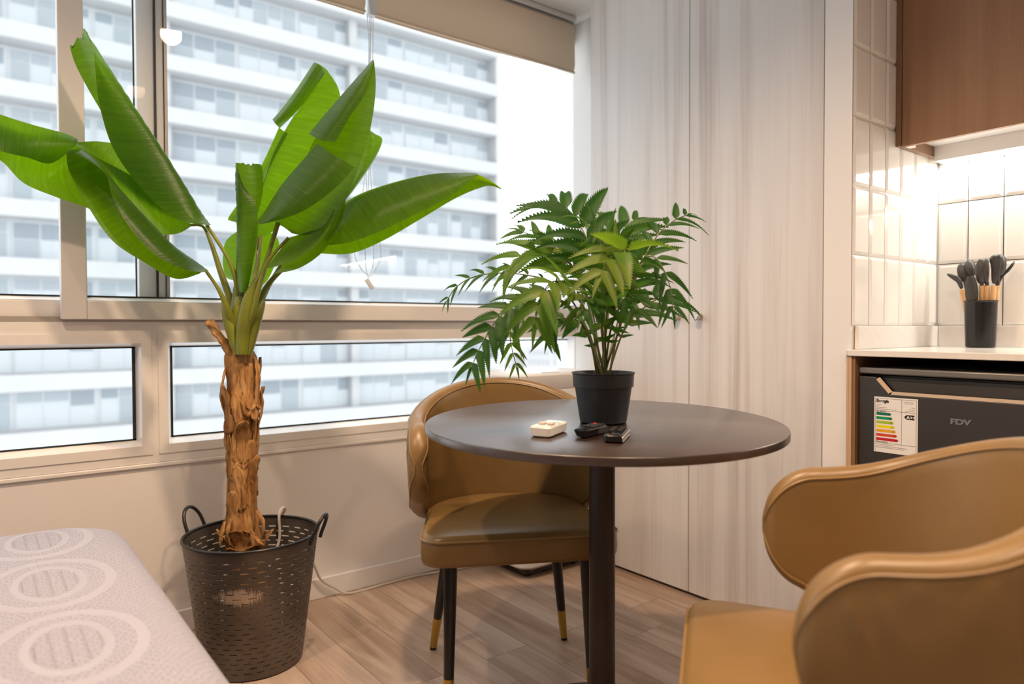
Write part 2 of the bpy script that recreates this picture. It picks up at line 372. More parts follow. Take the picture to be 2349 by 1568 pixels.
def build(name, mb, mats, parent=None, off=None, smooth=True, bevel=0, angle=40, subsurf=0, segs=2):
    me = bpy.data.meshes.new(name)
    o3 = V(off) if off is not None else V((0, 0, 0))
    me.from_pydata([tuple(p-o3) for p in mb.v], [], mb.f)
    if not isinstance(mats, (list, tuple)): mats = [mats]
    for m in mats: me.materials.append(MAT[m] if isinstance(m, str) else m)
    me.polygons.foreach_set('material_index', mb.m)
    if mb.uv:
        ul = me.uv_layers.new(name='uv')
        for l in me.loops: ul.data[l.index].uv = mb.uv.get(l.vertex_index, (0, 0))
    bm = bmesh.new(); bm.from_mesh(me); bmesh.ops.recalc_face_normals(bm, faces=bm.faces)
    bm.to_mesh(me); bm.free()
    if smooth:
        me.polygons.foreach_set('use_smooth', [True]*len(me.polygons))
        try: me.set_sharp_from_angle(angle=R(angle))
        except Exception: pass
    me.update()
    o = bpy.data.objects.new(name, me); COL.objects.link(o)
    if parent: o.parent = parent
    if bevel:
        b = o.modifiers.new('bevel', 'BEVEL'); b.width = bevel; b.segments = segs; b.limit_method = 'ANGLE'; b.angle_limit = R(35); b.harden_normals = False
    if subsurf:
        b = o.modifiers.new('subsurf', 'SUBSURF'); b.levels = subsurf; b.render_levels = subsurf
    return o
def tag(o, label, cat, group=None):
    o['label'] = label; o['category'] = cat
    if group: o['group'] = group
    return o
def thing(name, label, cat, loc=(0, 0, 0), rotz=0, group=None):
    o = bpy.data.objects.new(name, None); COL.objects.link(o); o.empty_display_size = .05
    o.location = loc; o.rotation_euler = (0, 0, rotz); return tag(o, label, cat, group)
def struct(name, mb, mats, **k):
    o = build(name, mb, mats, **k)
    if not k.get('parent'): o['kind'] = 'structure'
    return o
def copy_tree(o, parent=None):
    c = o.copy(); COL.objects.link(c)
    if parent: c.parent = parent
    for ch in list(o.children): copy_tree(ch, c)
    return c
def catmull(P, n):
    """a smooth curve through points; n steps per span"""
    P = [V(p) for p in P]; out = []
    for i in range(len(P)-1):
        a, b, c, d = P[max(0, i-1)], P[i], P[i+1], P[min(len(P)-1, i+2)]
        for j in range(n):
            t = j/n
            out.append(.5*((2*b)+(c-a)*t+(2*a-5*b+4*c-d)*t*t+(3*b-a-3*c+d)*t**3))
    out.append(P[-1]); return out
def lerp(a, b, t): return a+(b-a)*t
def interp(tab, x):
    if x <= tab[0][0]: return tab[0][1]
    for (a, b), (c, d) in zip(tab, tab[1:]):
        if x <= c:
            t = (x-a)/(c-a); t = t*t*(3-2*t); return b+(d-b)*t
    return tab[-1][1]
def hermite(tab, x):
    """smooth curve through a table of values"""
    n = len(tab); x = min(max(x, tab[0][0]), tab[-1][0])
    def slope(i):
        a, b = tab[max(0, i-1)], tab[min(n-1, i+1)]; return (b[1]-a[1])/(b[0]-a[0])
    for i in range(n-1):
        if x <= tab[i+1][0]:
            h = tab[i+1][0]-tab[i][0]; t = (x-tab[i][0])/h
            return tab[i][1]*(1+2*t)*(1-t)**2+h*slope(i)*t*(1-t)**2+tab[i+1][1]*t*t*(3-2*t)+h*slope(i+1)*t*t*(t-1)
    return tab[-1][1]
def text_mesh(body, size, name, mat, parent, M4, off=None, depth=.0003, align='LEFT', bold=0.0):
    cu = bpy.data.curves.new('txt', 'FONT'); cu.body = body; cu.size = size; cu.extrude = depth; cu.align_x = align; cu.offset = bold
    o = bpy.data.objects.new('txt', cu); COL.objects.link(o)
    dg = bpy.context.evaluated_depsgraph_get(); me = bpy.data.meshes.new_from_object(o.evaluated_get(dg))
    bpy.data.objects.remove(o); me.transform(M4)
    if off is not None: me.transform(Matrix.Translation(-V(off)))
    me.materials.clear(); me.materials.append(MAT[mat]); me.name = name
    q = bpy.data.objects.new(name, me); COL.objects.link(q); q.parent = parent; return q

# ------------------------------------------------------------------ room shell
YW, XW, ZC = 2.385, 2.012, 2.33          # window wall, wardrobe front, ceiling
XL, YB, XR = -2.3, -2.6, 2.60
XS = 2.188                                # white wall beside the window
mb = MB(); mb.box(XL, XR+.1, YB, YW+.12, -.1, 0); struct('floor', mb, 'floor', smooth=False)
mb = MB(); mb.box(XL, XR+.1, YB, YW+.12, ZC, ZC+.1); struct('ceiling', mb, 'ceiling', smooth=False)
mb = MB(); mb.box(XL-.1, XL, YB, YW+.12, 0, ZC); struct('wall_left', mb, 'wall', smooth=False)
mb = MB(); mb.box(XL, XR+.1, YB-.1, YB, 0, ZC); struct('wall_back', mb, 'wall', smooth=False)
mb = MB(); mb.box(XL, XS+.3, YW, YW+.12, 0, .54); struct('wall_window', mb, 'wall', smooth=False)
mb = MB(); mb.box(XS, XR+.1, 2.10, YW+.12, 0, ZC); struct('wall_beside_window', mb, 'wall', smooth=False)
mb = MB(); mb.box(XL, XS, YW-.013, YW-.0005, 0, .072); struct('baseboard_window', mb, 'wall', bevel=.003)
mb = MB(); mb.box(XL, XS-.001, YW-.009, YW+.05, .532, .545); struct('trim_1', mb, 'pvc', bevel=.003)      # sill lip

# lower fixed band of the window: frame boards around two holes
GY = 2.432                                # glass plane
zb, zt = .600, .914                       # hole at the face
xa, xb = .402, .476                       # mullion
fz = .978
mb = MB()
mb.box(XL, XS-.001, YW-.004, YW+.08, .546, zb); mb.box(XL, XS-.001, YW-.004, YW+.08, zt, fz)
mb.box(xa, xb, YW-.0041, YW+.08, zb, zt)
struct('trim_2', mb, 'pvc', smooth=False)
def fixed_window(name, x0, x1, right=True):
    root = bpy.data.objects.new(name, None); COL.objects.link(root); root['kind'] = 'structure'
    gx0, gx1, gz0, gz1 = x0+.017, (x1-.009 if right else x1), .613, .902
    m = MB()                                                    # sloping bead
    o = [(x0, YW-.004, zb), (x1, YW-.004, zb), (x1, YW-.004, zt), (x0, YW-.004, zt)]
    i = [(gx0, GY, gz0), (gx1, GY, gz0), (gx1, GY, gz1), (gx0, GY, gz1)]
    m.add(o+i, [(0, 1, 5, 4), (1, 2, 6, 5), (2, 3, 7, 6), (3, 0, 4, 7)])
    fr = build('window_frame', m, 'bead', root, smooth=False)
    m = MB(); t = .028                                          # flat bead round the hole
    for a in ((x0-t, x1+(t if right else 0), zb-t, zb), (x0-t, x1+(t if right else 0), zt, zt+t), (x0-t, x0, zb, zt)): m.box(a[0], a[1], YW-.0075, YW-.003, a[2], a[3])
    if right: m.box(x1, x1+t, YW-.0075, YW-.003, zb, zt)
    build('bead', m, 'pvc', root, smooth=False)
    m = MB(); g = .006
    m.box(gx0, gx1, GY-.003, GY, gz0, gz0+g*.8); m.box(gx0, gx1, GY-.003, GY, gz1-g*.7, gz1)
    m.box(gx0, gx0+g, GY-.003, GY, gz0, gz1)
    if right: m.box(gx1-g*1.5, gx1, GY-.003, GY, gz0, gz1)
    build('gasket', m, 'gasket', root, smooth=False)
    m = MB(); m.add([(gx0, GY, gz0), (gx1, GY, gz0), (gx1, GY, gz1), (gx0, GY, gz1)], [(0, 1, 2, 3)])
    build('pane', m, 'glass', root, smooth=False)
fixed_window('window_3', -1.6, xa)
fixed_window('window_4', xb, XS-.002, right=False)
# sliding track on top of the transom
mb = MB(); mb.box(XL, XS-.001, YW-.004, YW+.10, fz, fz+.006)
mb.box(XL, XS-.001, 2.398, 2.402, fz+.006, fz+.016); mb.box(XL, XS-.001, 2.452, 2.456, fz+.006, fz+.016)
struct('trim_3', mb, 'alu', smooth=False)
mb = MB(); mb.box(XL, XS-.001, YW+.0, YW+.10, 2.24, ZC-.001); struct('trim_4', mb, 'pvc', smooth=False)   # head of the window frame

def sash(name, yf, yg, x0, x1, sl, sr, z0, z1, z2=2.24):
    """x0..x1 outside, glass from x0+sl to x1-sr, bottom rail z0..z1"""
    root = bpy.data.objects.new(name, None); COL.objects.link(root); root['kind'] = 'structure'
    m = MB(); th = yg-yf+.012
    m.box(x0, x0+sl, yf, yf+th, z0, z2)
    if sr: m.box(x1-sr, x1, yf, yf+th, z0, z2)
    m.box(x0+sl, x1-sr, yf, yf+th, z0, z1-.012)
    m.add([(x0+sl, yf, z1-.012), (x1-sr, yf, z1-.012), (x1-sr, yg, z1), (x0+sl, yg, z1)], [(0, 1, 2, 3)])
    build('window_frame', m, 'pvc', root, bevel=.003)
    m = MB()
    m.box(x0+sl-.001, x0+sl+.004, yg-.004, yg-.001, z1, z2); m.box(x0+sl, x1-sr, yg-.004, yg-.001, z1-.002, z1+.004)
    if sr: m.box(x1-sr-.004, x1-sr+.001, yg-.004, yg-.001, z1, z2)
    build('gasket', m, 'gasket', root, smooth=False)
    m = MB(); m.add([(x0+sl, yg, z1), (x1-sr, yg, z1), (x1-sr, yg, z2), (x0+sl, yg, z2)], [(0, 1, 2, 3)])
    build('pane', m, 'glass', root, smooth=False); return root
sash('window_1', 2.352, 2.392, .197, XS-.002, .063, 0, .985, 1.052)
rear = sash('window_2', 2.412, 2.447, -1.9, .480, .07, .076, .990, 1.054)
m = MB(); m.box(.4815, .490, 2.405, 2.45, .99, 2.24); build('gasket', m, 'alu', rear, smooth=False)
m = MB(); m.box(.452, .458, 2.404, 2.411, .99, 2.24); build('gasket', m, 'gasket', rear, smooth=False)

# ------------------------------------------------------------------ roller blinds
def blind(x0, x1, zb_, label, chain_x=None):
    Y = 2.325
    root = thing('roller_blind', label, 'blind', ((x0+x1)/2, Y, ZC), group='beige roller blinds at the window')
    off = root.location
    n = 24; m = MB(); rows = []
    for i in range(n+1):
        x = lerp(x0, x1, i/n); rows.append([(x, Y+.006*math.sin(x*5)*(1-j/6)+(.012 if j == 0 else 0), lerp(zb_+.004*math.sin(x*4), ZC-.035, j/6)) for j in range(7)])
    m.grid(rows); build('fabric', m, 'blind', root, off)
    m = MB(); m.lathe([(.006, 0), (.006, x1-x0)], 8, (x0, Y+.001, zb_+.006), ax=(1, 0, 0)); build('bottom_bar', m, 'blind', root, off)
    m = MB(); m.lathe([(.019, 0), (.019, x1-x0)], 20, (x0, Y+.02, ZC-.03), ax=(1, 0, 0)); build('roller_tube', m, 'alu', root, off)
    m = MB(); m.box(x0, x1, Y-.014, Y-.002, ZC-.022, ZC-.002); build('head_rail', m, 'pvc', root, off, bevel=.003)
    return root, off
zr = at(1088, 102.5, Y=2.325).z
xr0 = at(861, 40, Y=2.325).x; xl1 = at(838, 30, Y=2.325).x
rb, off = blind(xr0, 2.134, zr, 'beige roller blind above the big pane, right one beside the white wall')
lb, off2 = blind(-1.2, xl1, at(790, 16, Y=2.325).z, 'beige roller blind above the big pane, left one, mostly out of frame')
# chain drive with bead chains between the two blinds
xc = (xr0+xl1)/2
m = MB(); zc0 = at(850, 40, Y=2.325).z
m.prism([(-.011, 0), (.011, 0), (.016, .09), (.016, .24), (-.016, .24), (-.016, .09)], 2.30, 2.335, fn=lambda x, y, z: (xc+x, z, min(zc0+y, ZC-.003)))
build('bracket', m, 'clearplastic', rb, off, bevel=.003)
def beads(pts, name, parent, off):
    P_ = catmull(pts, 60); L = sum((b-a).length for a, b in zip(P_, P_[1:])); n = int(L/.0045)
    cum = [0]
    for a, b in zip(P_, P_[1:]): cum.append(cum[-1]+(b-a).length)
    q, k = [], 0
    for i in range(n*2+1):
        d = L*i/(n*2)
        while k < len(cum)-2 and cum[k+1] < d: k += 1
        q.append(P_[k].lerp(P_[k+1], (d-cum[k])/max(1e-9, cum[k+1]-cum[k])))
    m = MB(); m.tube(q, [.0016 if i % 2 else .0006 for i in range(len(q))], 6); return build(name, m, 'chain', parent, off)
def cp(x, y): return at(x, y, Y=2.318)
beads([cp(842, 30), cp(846, 130), cp(837, 400), cp(813, 560), cp(826, 612), cp(846, 632)], 'bead_chain', rb, off)
beads([cp(852, 30), cp(850, 130), cp(846, 400), cp(838, 570), cp(842, 628), cp(848, 636)], 'bead_chain', rb, off)
beads([cp(848, 30), cp(848, 130), cp(840, 400), cp(856, 560), cp(855, 610), cp(846, 633)], 'bead_chain', rb, off)
beads([cp(856, 30), cp(855, 130), cp(850, 400), cp(873, 570), cp(868, 605), cp(850, 634)], 'bead_chain', rb, off)
m = MB(); a = cp(840, 640); b = cp(855, 662); d = (b-a).normalized(); n_ = V((0, 1, 0)).cross(d)
m.obox((a+b)/2, d*(b-a).length/2, V((0, .004, 0)), n_*.008); build('chain_clip', m, 'clearplastic', rb, off, bevel=.002)

# ------------------------------------------------------------------ building across the street
bx0, bx1, by = -14.0, 32.75, 44.0
bld = thing('apartment_building', 'white apartment block with long balcony bands, filling the view outside the window', 'building', (10, by, -30))
off = bld.location
m = MB(); m.box(bx0, bx1-.3, by+1.5, by+14, -30, 31); build('wall', m, 'facadeback', bld, off, smooth=False)
m = MB(); m.box(bx1-.35, bx1, by+.25, by+14, -30, 31); build('end_wall', m, 'facade', bld, off, smooth=False)
for k in range(-5, 10):
    m = MB(); z = .70+3.01*k; m.box(bx0, bx1-.36, by, by+1.49, z, z+.88); build('balcony_slab', m, 'facade', bld, off, smooth=False)
for x in (-2.6, 9.0, 20.75):
    m = MB(); m.box(x-.28, x+.28, by+.75, by+1.489, -12, 31); build('pillar', m, 'facade', bld, off, smooth=False)
variants = []
for v in range(6):
    m = MB(); rnd = random.Random(v*5+1); W_, H_ = 3.72, 2.0
    m.box(0, W_, -.04, .06, 0, H_, 4)
    nl = 3 if v % 3 else 4
    for i in range(nl):
        x0 = .07+i*(W_-.07)/nl; x1 = x0+(W_-.07)/nl-.10
        top = rnd.choice([.45, .5, .5, .8])
        m.box(x0, x1, -.07, -.035, H_-.06-top, H_-.06, rnd.choice([1, 1, 1, 1, 3]))
        m.box(x0, x1, -.065, -.035, .06, H_-.12-top, rnd.choice([2, 2, 2, 2, 2, 2, 2, 1]))
    variants.append(m)
wmesh = []
rnd = random.Random(3)
for k in range(-3, 8):
    for i in range(9):
        v = rnd.randrange(6); x = -2.3+3.9*i+(.05 if i % 3 else .1); z = .70+3.01*k+.885
        if len(wmesh) <= v or wmesh[v] is None:
            while len(wmesh) <= v: wmesh.append(None)
            o = build('window', variants[v], ['facade', 'farglass', 'farblind', 'fardark', 'farframe'], bld, smooth=False); wmesh[v] = o.data
        else:
            o = bpy.data.objects.new('window', wmesh[v]); COL.objects.link(o); o.parent = bld
        o.location = V((x, by+1.48, z))-off
for i, (px, D, wd, top, lab) in enumerate(((1205, 260, 14, 806, 'farthest left of the pale hazy towers low in the window corner'), (1232, 300, 12, 800, 'pale hazy tower second from left, low in the window corner'),
                                    (1262, 240, 13, 792, 'broad pale hazy tower in the middle, low in the window corner'), (1296, 280, 16, 797, 'pale hazy tower nearest the white wall, low in the window corner'))):
    p = at(px, top, D=D)
    m = MB(); h = 60; m.box(-wd/2, wd/2, -6, 6, -h, 0)
    n_ = 5
    for a in range(n_):
        for b_ in range(7):
            m.box(-wd/2+1+a*(wd-2)/n_+.5, -wd/2+1+(a+1)*(wd-2)/n_-.6, -6.08, -5.9, -3-b_*3.2, -1.4-b_*3.2, 1)
            m.box(-wd/2-.08, -wd/2+.1, -5+a*2.0, -3.9+a*2.0, -3-b_*3.2, -1.4-b_*3.2, 1)
    o = build('distant_tower', m, ['city', 'citywin'], smooth=False); o.location = p; o.rotation_euler = (0, 0, R(-20+14*i))
    tag(o, lab, 'building', 'distant city towers')

# ------------------------------------------------------------------ wardrobe
wr = thing('wardrobe', 'tall built-in wardrobe with bleached wood-grain doors', 'wardrobe', (XW, 1.6, 0)); off = wr.location
m = MB(); m.box(XW+.021, XR, 1.100, 2.098, .0, ZC-.002); build('body', m, 'gap', wr, off, smooth=False)
def door(y0, y1, ky):
    m = MB(); m.box(XW, XW+.020, y0, y1, .012, ZC-.004); d = build('door', m, 'ward', wr, off, bevel=.0012, segs=1)
    m = MB(); m.lathe([(.011, 0), (.0085, .004), (.0085, .008), (.0115, .012), (.0115, .030), (.010, .0315)], 20, (XW-.0003, ky, .993), ax=(-1, 0, 0))
    build('knob', m, 'steel', d, off)
door(1.596, 2.094, 1.641); door(1.1015, 1.5935, 1.545)
m = MB(); m.box(XW, XR, 1.016, 1.099, 0, ZC-.001); struct('wall_right', m, 'wall', smooth=False)
m = MB(); m.box(XR, XR+.1, YB, 1.1, 0, ZC-.001); struct('wall_kitchen', m, 'wall', smooth=False)

# ------------------------------------------------------------------ tiled niche
YN, XB = 1.0145, 2.580
def tiles(name, x0, x1, zs, step, fn, first):
    m = MB(); g = .0012
    m.add([fn(x0, zs[0], .0), fn(x1, zs[0], .0), fn(x1, zs[-1], .0), fn(x0, zs[-1], .0)], [(0, 1, 2, 3)], 1)
    xs = [x0]; q = first
    while q < x1-1e-4:
        if q > x0+1e-4: xs.append(q)
        q += step
    xs.append(x1)
    for a, b_ in zip(xs, xs[1:]):
        for c, d in zip(zs, zs[1:]):
            i = min(.011, (b_-a)*.3)
            A = [(a+g, c+g), (b_-g, c+g), (b_-g, d-g), (a+g, d-g)]; B = [(a+i, c+i), (b_-i, c+i), (b_-i, d-i), (a+i, d-i)]
            m.add([fn(*p, .0008) for p in A]+[fn(*p, .0055) for p in B], [(0, 1, 5, 4), (1, 2, 6, 5), (2, 3, 7, 6), (3, 0, 4, 7), (4, 5, 6, 7)])
    return struct(name, m, ['tile', 'grout'], smooth=False)
zs = [.960, 1.1655, 1.3655, 1.5655, 1.7655, 1.9655, 2.1655, ZC]
tiles('wall_niche_side', XW-.001, XB, zs, .0985, lambda x, z, h: (x, YN-h, z), 2.0125+.0985)
tiles('wall_niche_back', -.95, YN-.006, zs, .0995, lambda y, z, h: (XB-h, y, z), YN-.006-.0905-.0995*19)
m = MB(); m.box(XB, XR, -1.0, YN, 0, ZC); struct('wall_niche_core', m, 'wall', smooth=False)

# worktop with upstand
ct = thing('countertop', 'white quartz worktop over the small fridge', 'countertop', (2.29, .03, .875)); off = ct.location
m = MB(); m.box(1.990, XB-.001, -.95, YN+.006 if False else YN-.0005, .874, .892); m.box(1.990, XW-.0008, YN-.0005, YN+.006, .874, .892)
build('slab', m, 'quartz', ct, off, bevel=.002)
m = MB(); m.box(XW+.018, XB-.014, YN-.014, YN-.0008, .8922, .960); build('upstand', m, 'quartz', ct, off, bevel=.0015)
m = MB(); m.box(XB-.014, XB-.0008, -.95, YN-.0145, .8922, .960); build('upstand', m, 'quartz', ct, off, bevel=.0015)
# base cabinet around the fridge
bc = thing('base_cabinet', 'open wooden cabinet housing the small fridge under the worktop', 'cabinet', (2.29, .7, 0)); off = bc.location
m = MB(); m.box(1.995, XB-.002, 1.0045, 1.0125, 0, .8735); m.box(1.995, XW-.001, 1.0125, 1.0195, 0, .8735); build('side_panel', m, 'palewood', bc, off, smooth=False, bevel=.001)
m = MB(); m.box(1.999, XB-.002, .9955, 1.004, 0, .8735); build('inner_panel', m, 'oakdark', bc, off, smooth=False, bevel=.001)
m = MB(); m.box(1.999, XB-.002, .395, .413, 0, .8735); build('side_panel', m, 'oakdark', bc, off, smooth=False, bevel=.001)
m = MB(); m.box(XB-.012, XB-.0025, .4135, .995, 0, .8735); build('back_panel', m, 'gap', bc, off, smooth=False)
m = MB(); m.box(1.999, XB-.002, -.95, .3945, 0, .8735); build('drawer_front', m, 'oak', bc, off, smooth=False, bevel=.002)

# fridge
fr = thing('mini_fridge', 'dark grey undercounter fridge with energy sticker on its door', 'fridge', (2.29, .70, 0)); off = fr.location
fx = 2.012; y0, y1 = .418, .990
m = MB(); m.box(fx+.045, XB-.03, y0+.004, y1-.004, .01, .822); build('body', m, 'fridge', fr, off, bevel=.004)
m = MB(); m.box(fx+.003, XB-.03, y0, y1+.003, .824, .842); build('top', m, 'fridgeedge', fr, off, bevel=.004)
dz = .8165; lz = .777
poly = [(y1, .05), (y1, dz), (.9455, dz), (.9075, lz-.0075), (.5005, lz-.0075), (.4625, dz), (y0, dz), (y0, .05)]
m = MB(); m.prism(poly, fx, fx+.040, fn=lambda a, z, h: (h, a, z)); dr = build('door', m, 'fridge', fr, off, bevel=.002, smooth=False)
m = MB(); m.prism([(.938, dz-.002), (.903, lz), (.505, lz), (.470, dz-.002)], fx+.022, fx+.0400, fn=lambda a, z, h: (h, a, z)); build('handle_recess', m, 'fridgerecess', dr, off, smooth=False)
m = MB()
def strip(a, b_):
    a = V((0, *a)); b_ = V((0, *b_)); d = (b_-a).normalized(); n_ = V((1, 0, 0)).cross(d)
    if n_.z < 0: n_ = -n_
    m.add([V((fx-.0006, a.y, a.z))-n_*.0075, V((fx-.0006, b_.y, b_.z))-n_*.0075, V((fx+.010, b_.y, b_.z))+n_*.0006, V((fx+.010, a.y, a.z))+n_*.0006], [(0, 1, 2, 3)])
strip((.9375, dz-.001), (.9030, lz)); strip((.9030, lz), (.505, lz)); strip((.505, lz), (.4705, dz-.001))
build('handle_lip', m, 'fridgelip', dr, off, smooth=False)
# sticker
ly0, ly1, lz0, lz1 = .947, .8315, .607, .762
def LF(u, v, h=0): return V((fx-.0009-h, ly0-u, lz1-v))        # u to the right, v down, in metres
lab = MB(); lab.add([LF(0, 0), LF(.1155, 0), LF(.1155, .155), LF(0, .155)], [(0, 3, 2, 1)])
st = build('energy_label', lab, 'paper', dr, off, smooth=False); st['label'] = 'white energy rating sticker with coloured arrows'
m = MB()
def rect(u0, v0, u1, v1, mi=0, h=.0003): m.add([LF(u0, v0, h), LF(u1, v0, h), LF(u1, v1, h), LF(u0, v1, h)], [(0, 3, 2, 1)], mi)
t = .0007
for a in ((.003, .004, .1120, .004+t), (.003, .004, .003+t, .152), (.1113, .004, .112, .152), (.003, .038, .112, .038+t), (.0735, .004, .0735+t, .128), (.003, .128, .112, .128+t)): rect(*a)
for a, b_, c in ((.006, .021, .020), (.006, .025, .014), (.006, .029, .034), (.006, .0335, .060), (.006, .132, .052), (.006, .137, .090), (.006, .141, .080)): rect(a, b_, c, b_+.0012, 1)
for a, b_, c in ((.079, .010, .105), (.081, .0135, .103), (.099, .024, .108), (.093, .029, .108), (.083, .034, .108)): rect(a, b_, c, b_+.0012, 1)
pent = [(.080, .051), (.0865, .0445), (.107, .0445), (.107, .0575), (.0865, .0575)]
m.add([LF(u, v, .0003) for u, v in pent], [(4, 3, 2, 1, 0)], 0)
build('print', m, ['ink', 'inkgrey'], st, off, smooth=False)
cols = [(.0, .16, .10), (.0, .26, .09), (.36, .52, .02), (.80, .72, .0), (.75, .36, .02), (.62, .06, .02), (.50, .005, .02)]
for i, c in enumerate(cols):
    m = MB(); v0 = .0435+i*.0118; u1 = .043+i*.0032
    m.add([LF(u, v, .0003) for u, v in ((.006, v0), (u1, v0), (u1+.004, v0+.0038), (u1, v0+.0076), (.006, v0+.0076))], [(4, 3, 2, 1, 0)])
    MAT['rate%d' % i] = plain('rating_ink', c, .5); build('rating_arrow', m, 'rate%d' % i, st, off, smooth=False)
def LM(u, v): 
    o = LF(u, v, .0005); return Matrix(((0, 0, -1, o.x), (-1, 0, 0, o.y), (0, 1, 0, o.z), (0, 0, 0, 1)))
text_mesh('Energía', .0115, 'lettering', 'ink', st, LM(.006, .0150), off, .0001, bold=.0004)
text_mesh('A++', .0125, 'lettering', 'paper', st, LM(.0868, .0555) @ Matrix.Translation((0, 0, .0003)), off, .0001, bold=.0003)
text_mesh('Más eficiente', .0050, 'lettering', 'ink', st, LM(.006, .0423), off, .0001)
text_mesh('Menos eficiente', .0050, 'lettering', 'ink', st, LM(.006, .1268), off, .0001)
for i, ch in enumerate('ABCDEFG'): text_mesh(ch, .0075, 'lettering', 'ink', st, LM(.0375+i*.0032, .0435+i*.0118+.0064), off, .0001)
o = at(2180, 971, X=fx)
text_mesh('FDV', .0225, 'logo', 'logo', dr, Matrix(((0, 0, -1, fx-.0008), (-1.15, 0, 0, o.y), (0, .85, 0, o.z), (0, 0, 0, 1))), off, .0006, bold=.0011)

# upper cabinet with light bar
uc = thing('upper_cabinet', 'walnut wall cabinet above the worktop with a light bar below', 'cabinet', (2.42, .2, 1.52)); off = uc.location
cx0 = 2.265
m = MB(); m.box(cx0+.0, XB-.007, .9925, 1.0085, 1.511, ZC-.002); build('side_panel', m, 'oakdark', uc, off, smooth=False, bevel=.001)
m = MB(); m.box(cx0+.021, XB-.007, -.95, .9920, 1.545, ZC-.002); build('body', m, 'bead', uc, off, smooth=False)
m = MB(); m.box(cx0+.001, cx0+.019, .41, .9905, 1.509, ZC-.002); build('door', m, 'oak', uc, off, smooth=False, bevel=.001)
m = MB(); m.box(cx0+.001, cx0+.019, -.95, .407, 1.509, ZC-.002); build('door', m, 'oak', uc, off, smooth=False, bevel=.001)
m = MB(); m.box(cx0+.020, cx0+.060, .975, .992, 1.512, 1.5445); build('bracket', m, 'bead', uc, off, smooth=False)
m = MB(); m.box(2.50, XB-.007, -.95, .9915, 1.497, 1.5445); lbx = build('light_bar', m, 'pvc', uc, off, smooth=False)
MAT['led'] = emis('led_diffuser', (1, .95, .87), 7)
m = MB(); m.box(2.512, XB-.010, -.95, .985, 1.4955, 1.4968); build('diffuser', m, 'led', lbx, off, smooth=False)

# ------------------------------------------------------------------ utensil pot
pc = at(2249, 795, Z=.8925); pc.x, pc.y = 2.50, 0
pc = V((2.475, at(2249, 760, X=2.475).y, .8925))
sc = (2.475/2.579)
ut = thing('utensil_pot', 'glossy black utensil holder on the worktop', 'pot', pc); 
m = MB(); m.lathe([(.0, 0), (.037, 0), (.040, .003), (.0445, .140), (.0465, .142), (.0465, .1445), (.0425, .1445), (.038, .008), (0, .008)], 40, caps=False); build('body', m, 'blackplastic', ut)
def utensil(name, label, px, py, headfn, mat='silicone', hand=True, base=(0, 0), tilt=0):
    """a tool standing in the pot: base offset in the pot, neck at the photo point"""
    b0 = pc+V((base[0], base[1], .012)); top = at(px, py, X=2.475+base[0]*1.6)
    root = thing(name, label, 'utensil', b0, group='kitchen utensils in the black pot'); off = root.location
    ax = (top-b0).normalized()
    L = (top-b0).length
    if hand:
        m = MB(); m.tube([b0, b0+ax*(L)], .0078, 12); build('handle', m, 'bamboo', root, off)
    m = MB(); headfn(m, top, ax); build('head', m, mat, root, off, subsurf=1)
side = V((0, -1, 0))                                            # to the right in the photo
def flat_head(poly, th=.0035, lean=0, depth=0):
    def fn(m, top, ax):
        s_ = (side-ax*side.dot(ax)).normalized(); n_ = s_.cross(ax)
        s2 = s_
        P0 = []
        for u, v in poly: P0.append((u, v))
        o = len(m.v); k = len(P0)
        for h in (-th, th):
            for u, v in P0: m.v.append(top+s2*u+ax*v+n_*(h+depth*v*v*60))
        m.f.append([o+i for i in range(k)][::-1]); m.f.append([o+k+i for i in range(k)]); m.m += [0, 0]
        for i in range(k):
            j = (i+1) % k; m.f.append([o+i, o+j, o+k+j, o+k+i]); m.m.append(0)
    return fn
def bowl_head(w_, h_, neck=.03, turn=0, d=.012, slots=False):
    def fn(m, top, ax):
        s_ = (side-ax*side.dot(ax)).normalized(); q = Matrix.Rotation(turn, 3, ax); s_ = q @ s_; n_ = s_.cross(ax)
        m.tube([top-ax*.004, top+ax*neck*.6, top+ax*(neck+.01)], [.0075, .0055, .006], 8)
        rows = []
        for i in range(9):
            t_ = i/8; a = PI*t_; z = neck+h_*(1-math.cos(a))/2; hw = max(.0015, w_/2*math.sin(a)**.75)
            rows.append([top+ax*z+s_*hw*math.sin(b_)+n_*(d*math.sin(a)*(math.cos(b_))+.002) for b_ in [(-PI/2+PI*j/6) for j in range(7)]]+
                        [top+ax*z+s_*hw*.9*math.sin(b_)+n_*(d*math.sin(a)*.55*(math.cos(b_))-.001) for b_ in [(PI/2-PI*j/6) for j in range(7)]])
        m.grid(rows, closed=True)
    return fn
utensil('turner', 'grey angled spatula at far left of the pot', 2207, 664, flat_head([(-.008, 0), (.008, 0), (.006, .018), (.004, .050), (-.046, .072), (-.030, .048), (-.012, .030), (-.006, .015)]), base=(.01, .024))
utensil('slotted_spoon', 'black slotted spoon behind the tongs', 2217, 662, bowl_head(.034, .062, .022, .4, .010), base=(.022, .014))
utensil('ladle', 'black ladle with a deep round bowl, left of centre', 2234, 660, bowl_head(.034, .056, .036, 0, .018), base=(.026, .002))
utensil('solid_spoon', 'black spoon with a tall bowl at the centre front', 2252, 655, bowl_head(.038, .080, .004, .5, .015), base=(-.006, -.006))
utensil('spoon', 'black spoon edge-on just right of centre', 2264, 655, bowl_head(.036, .080, .004, -.9, .015), base=(-.004, -.016))
utensil('spatula', 'black flat spatula with square top, right of centre', 2280, 655, flat_head([(-.008, 0), (.008, 0), (.012, .030), (.017, .055), (.017, .094), (.012, .100), (-.012, .096), (-.022, .086), (-.012, .060), (-.010, .030)]), base=(-.002, -.025))
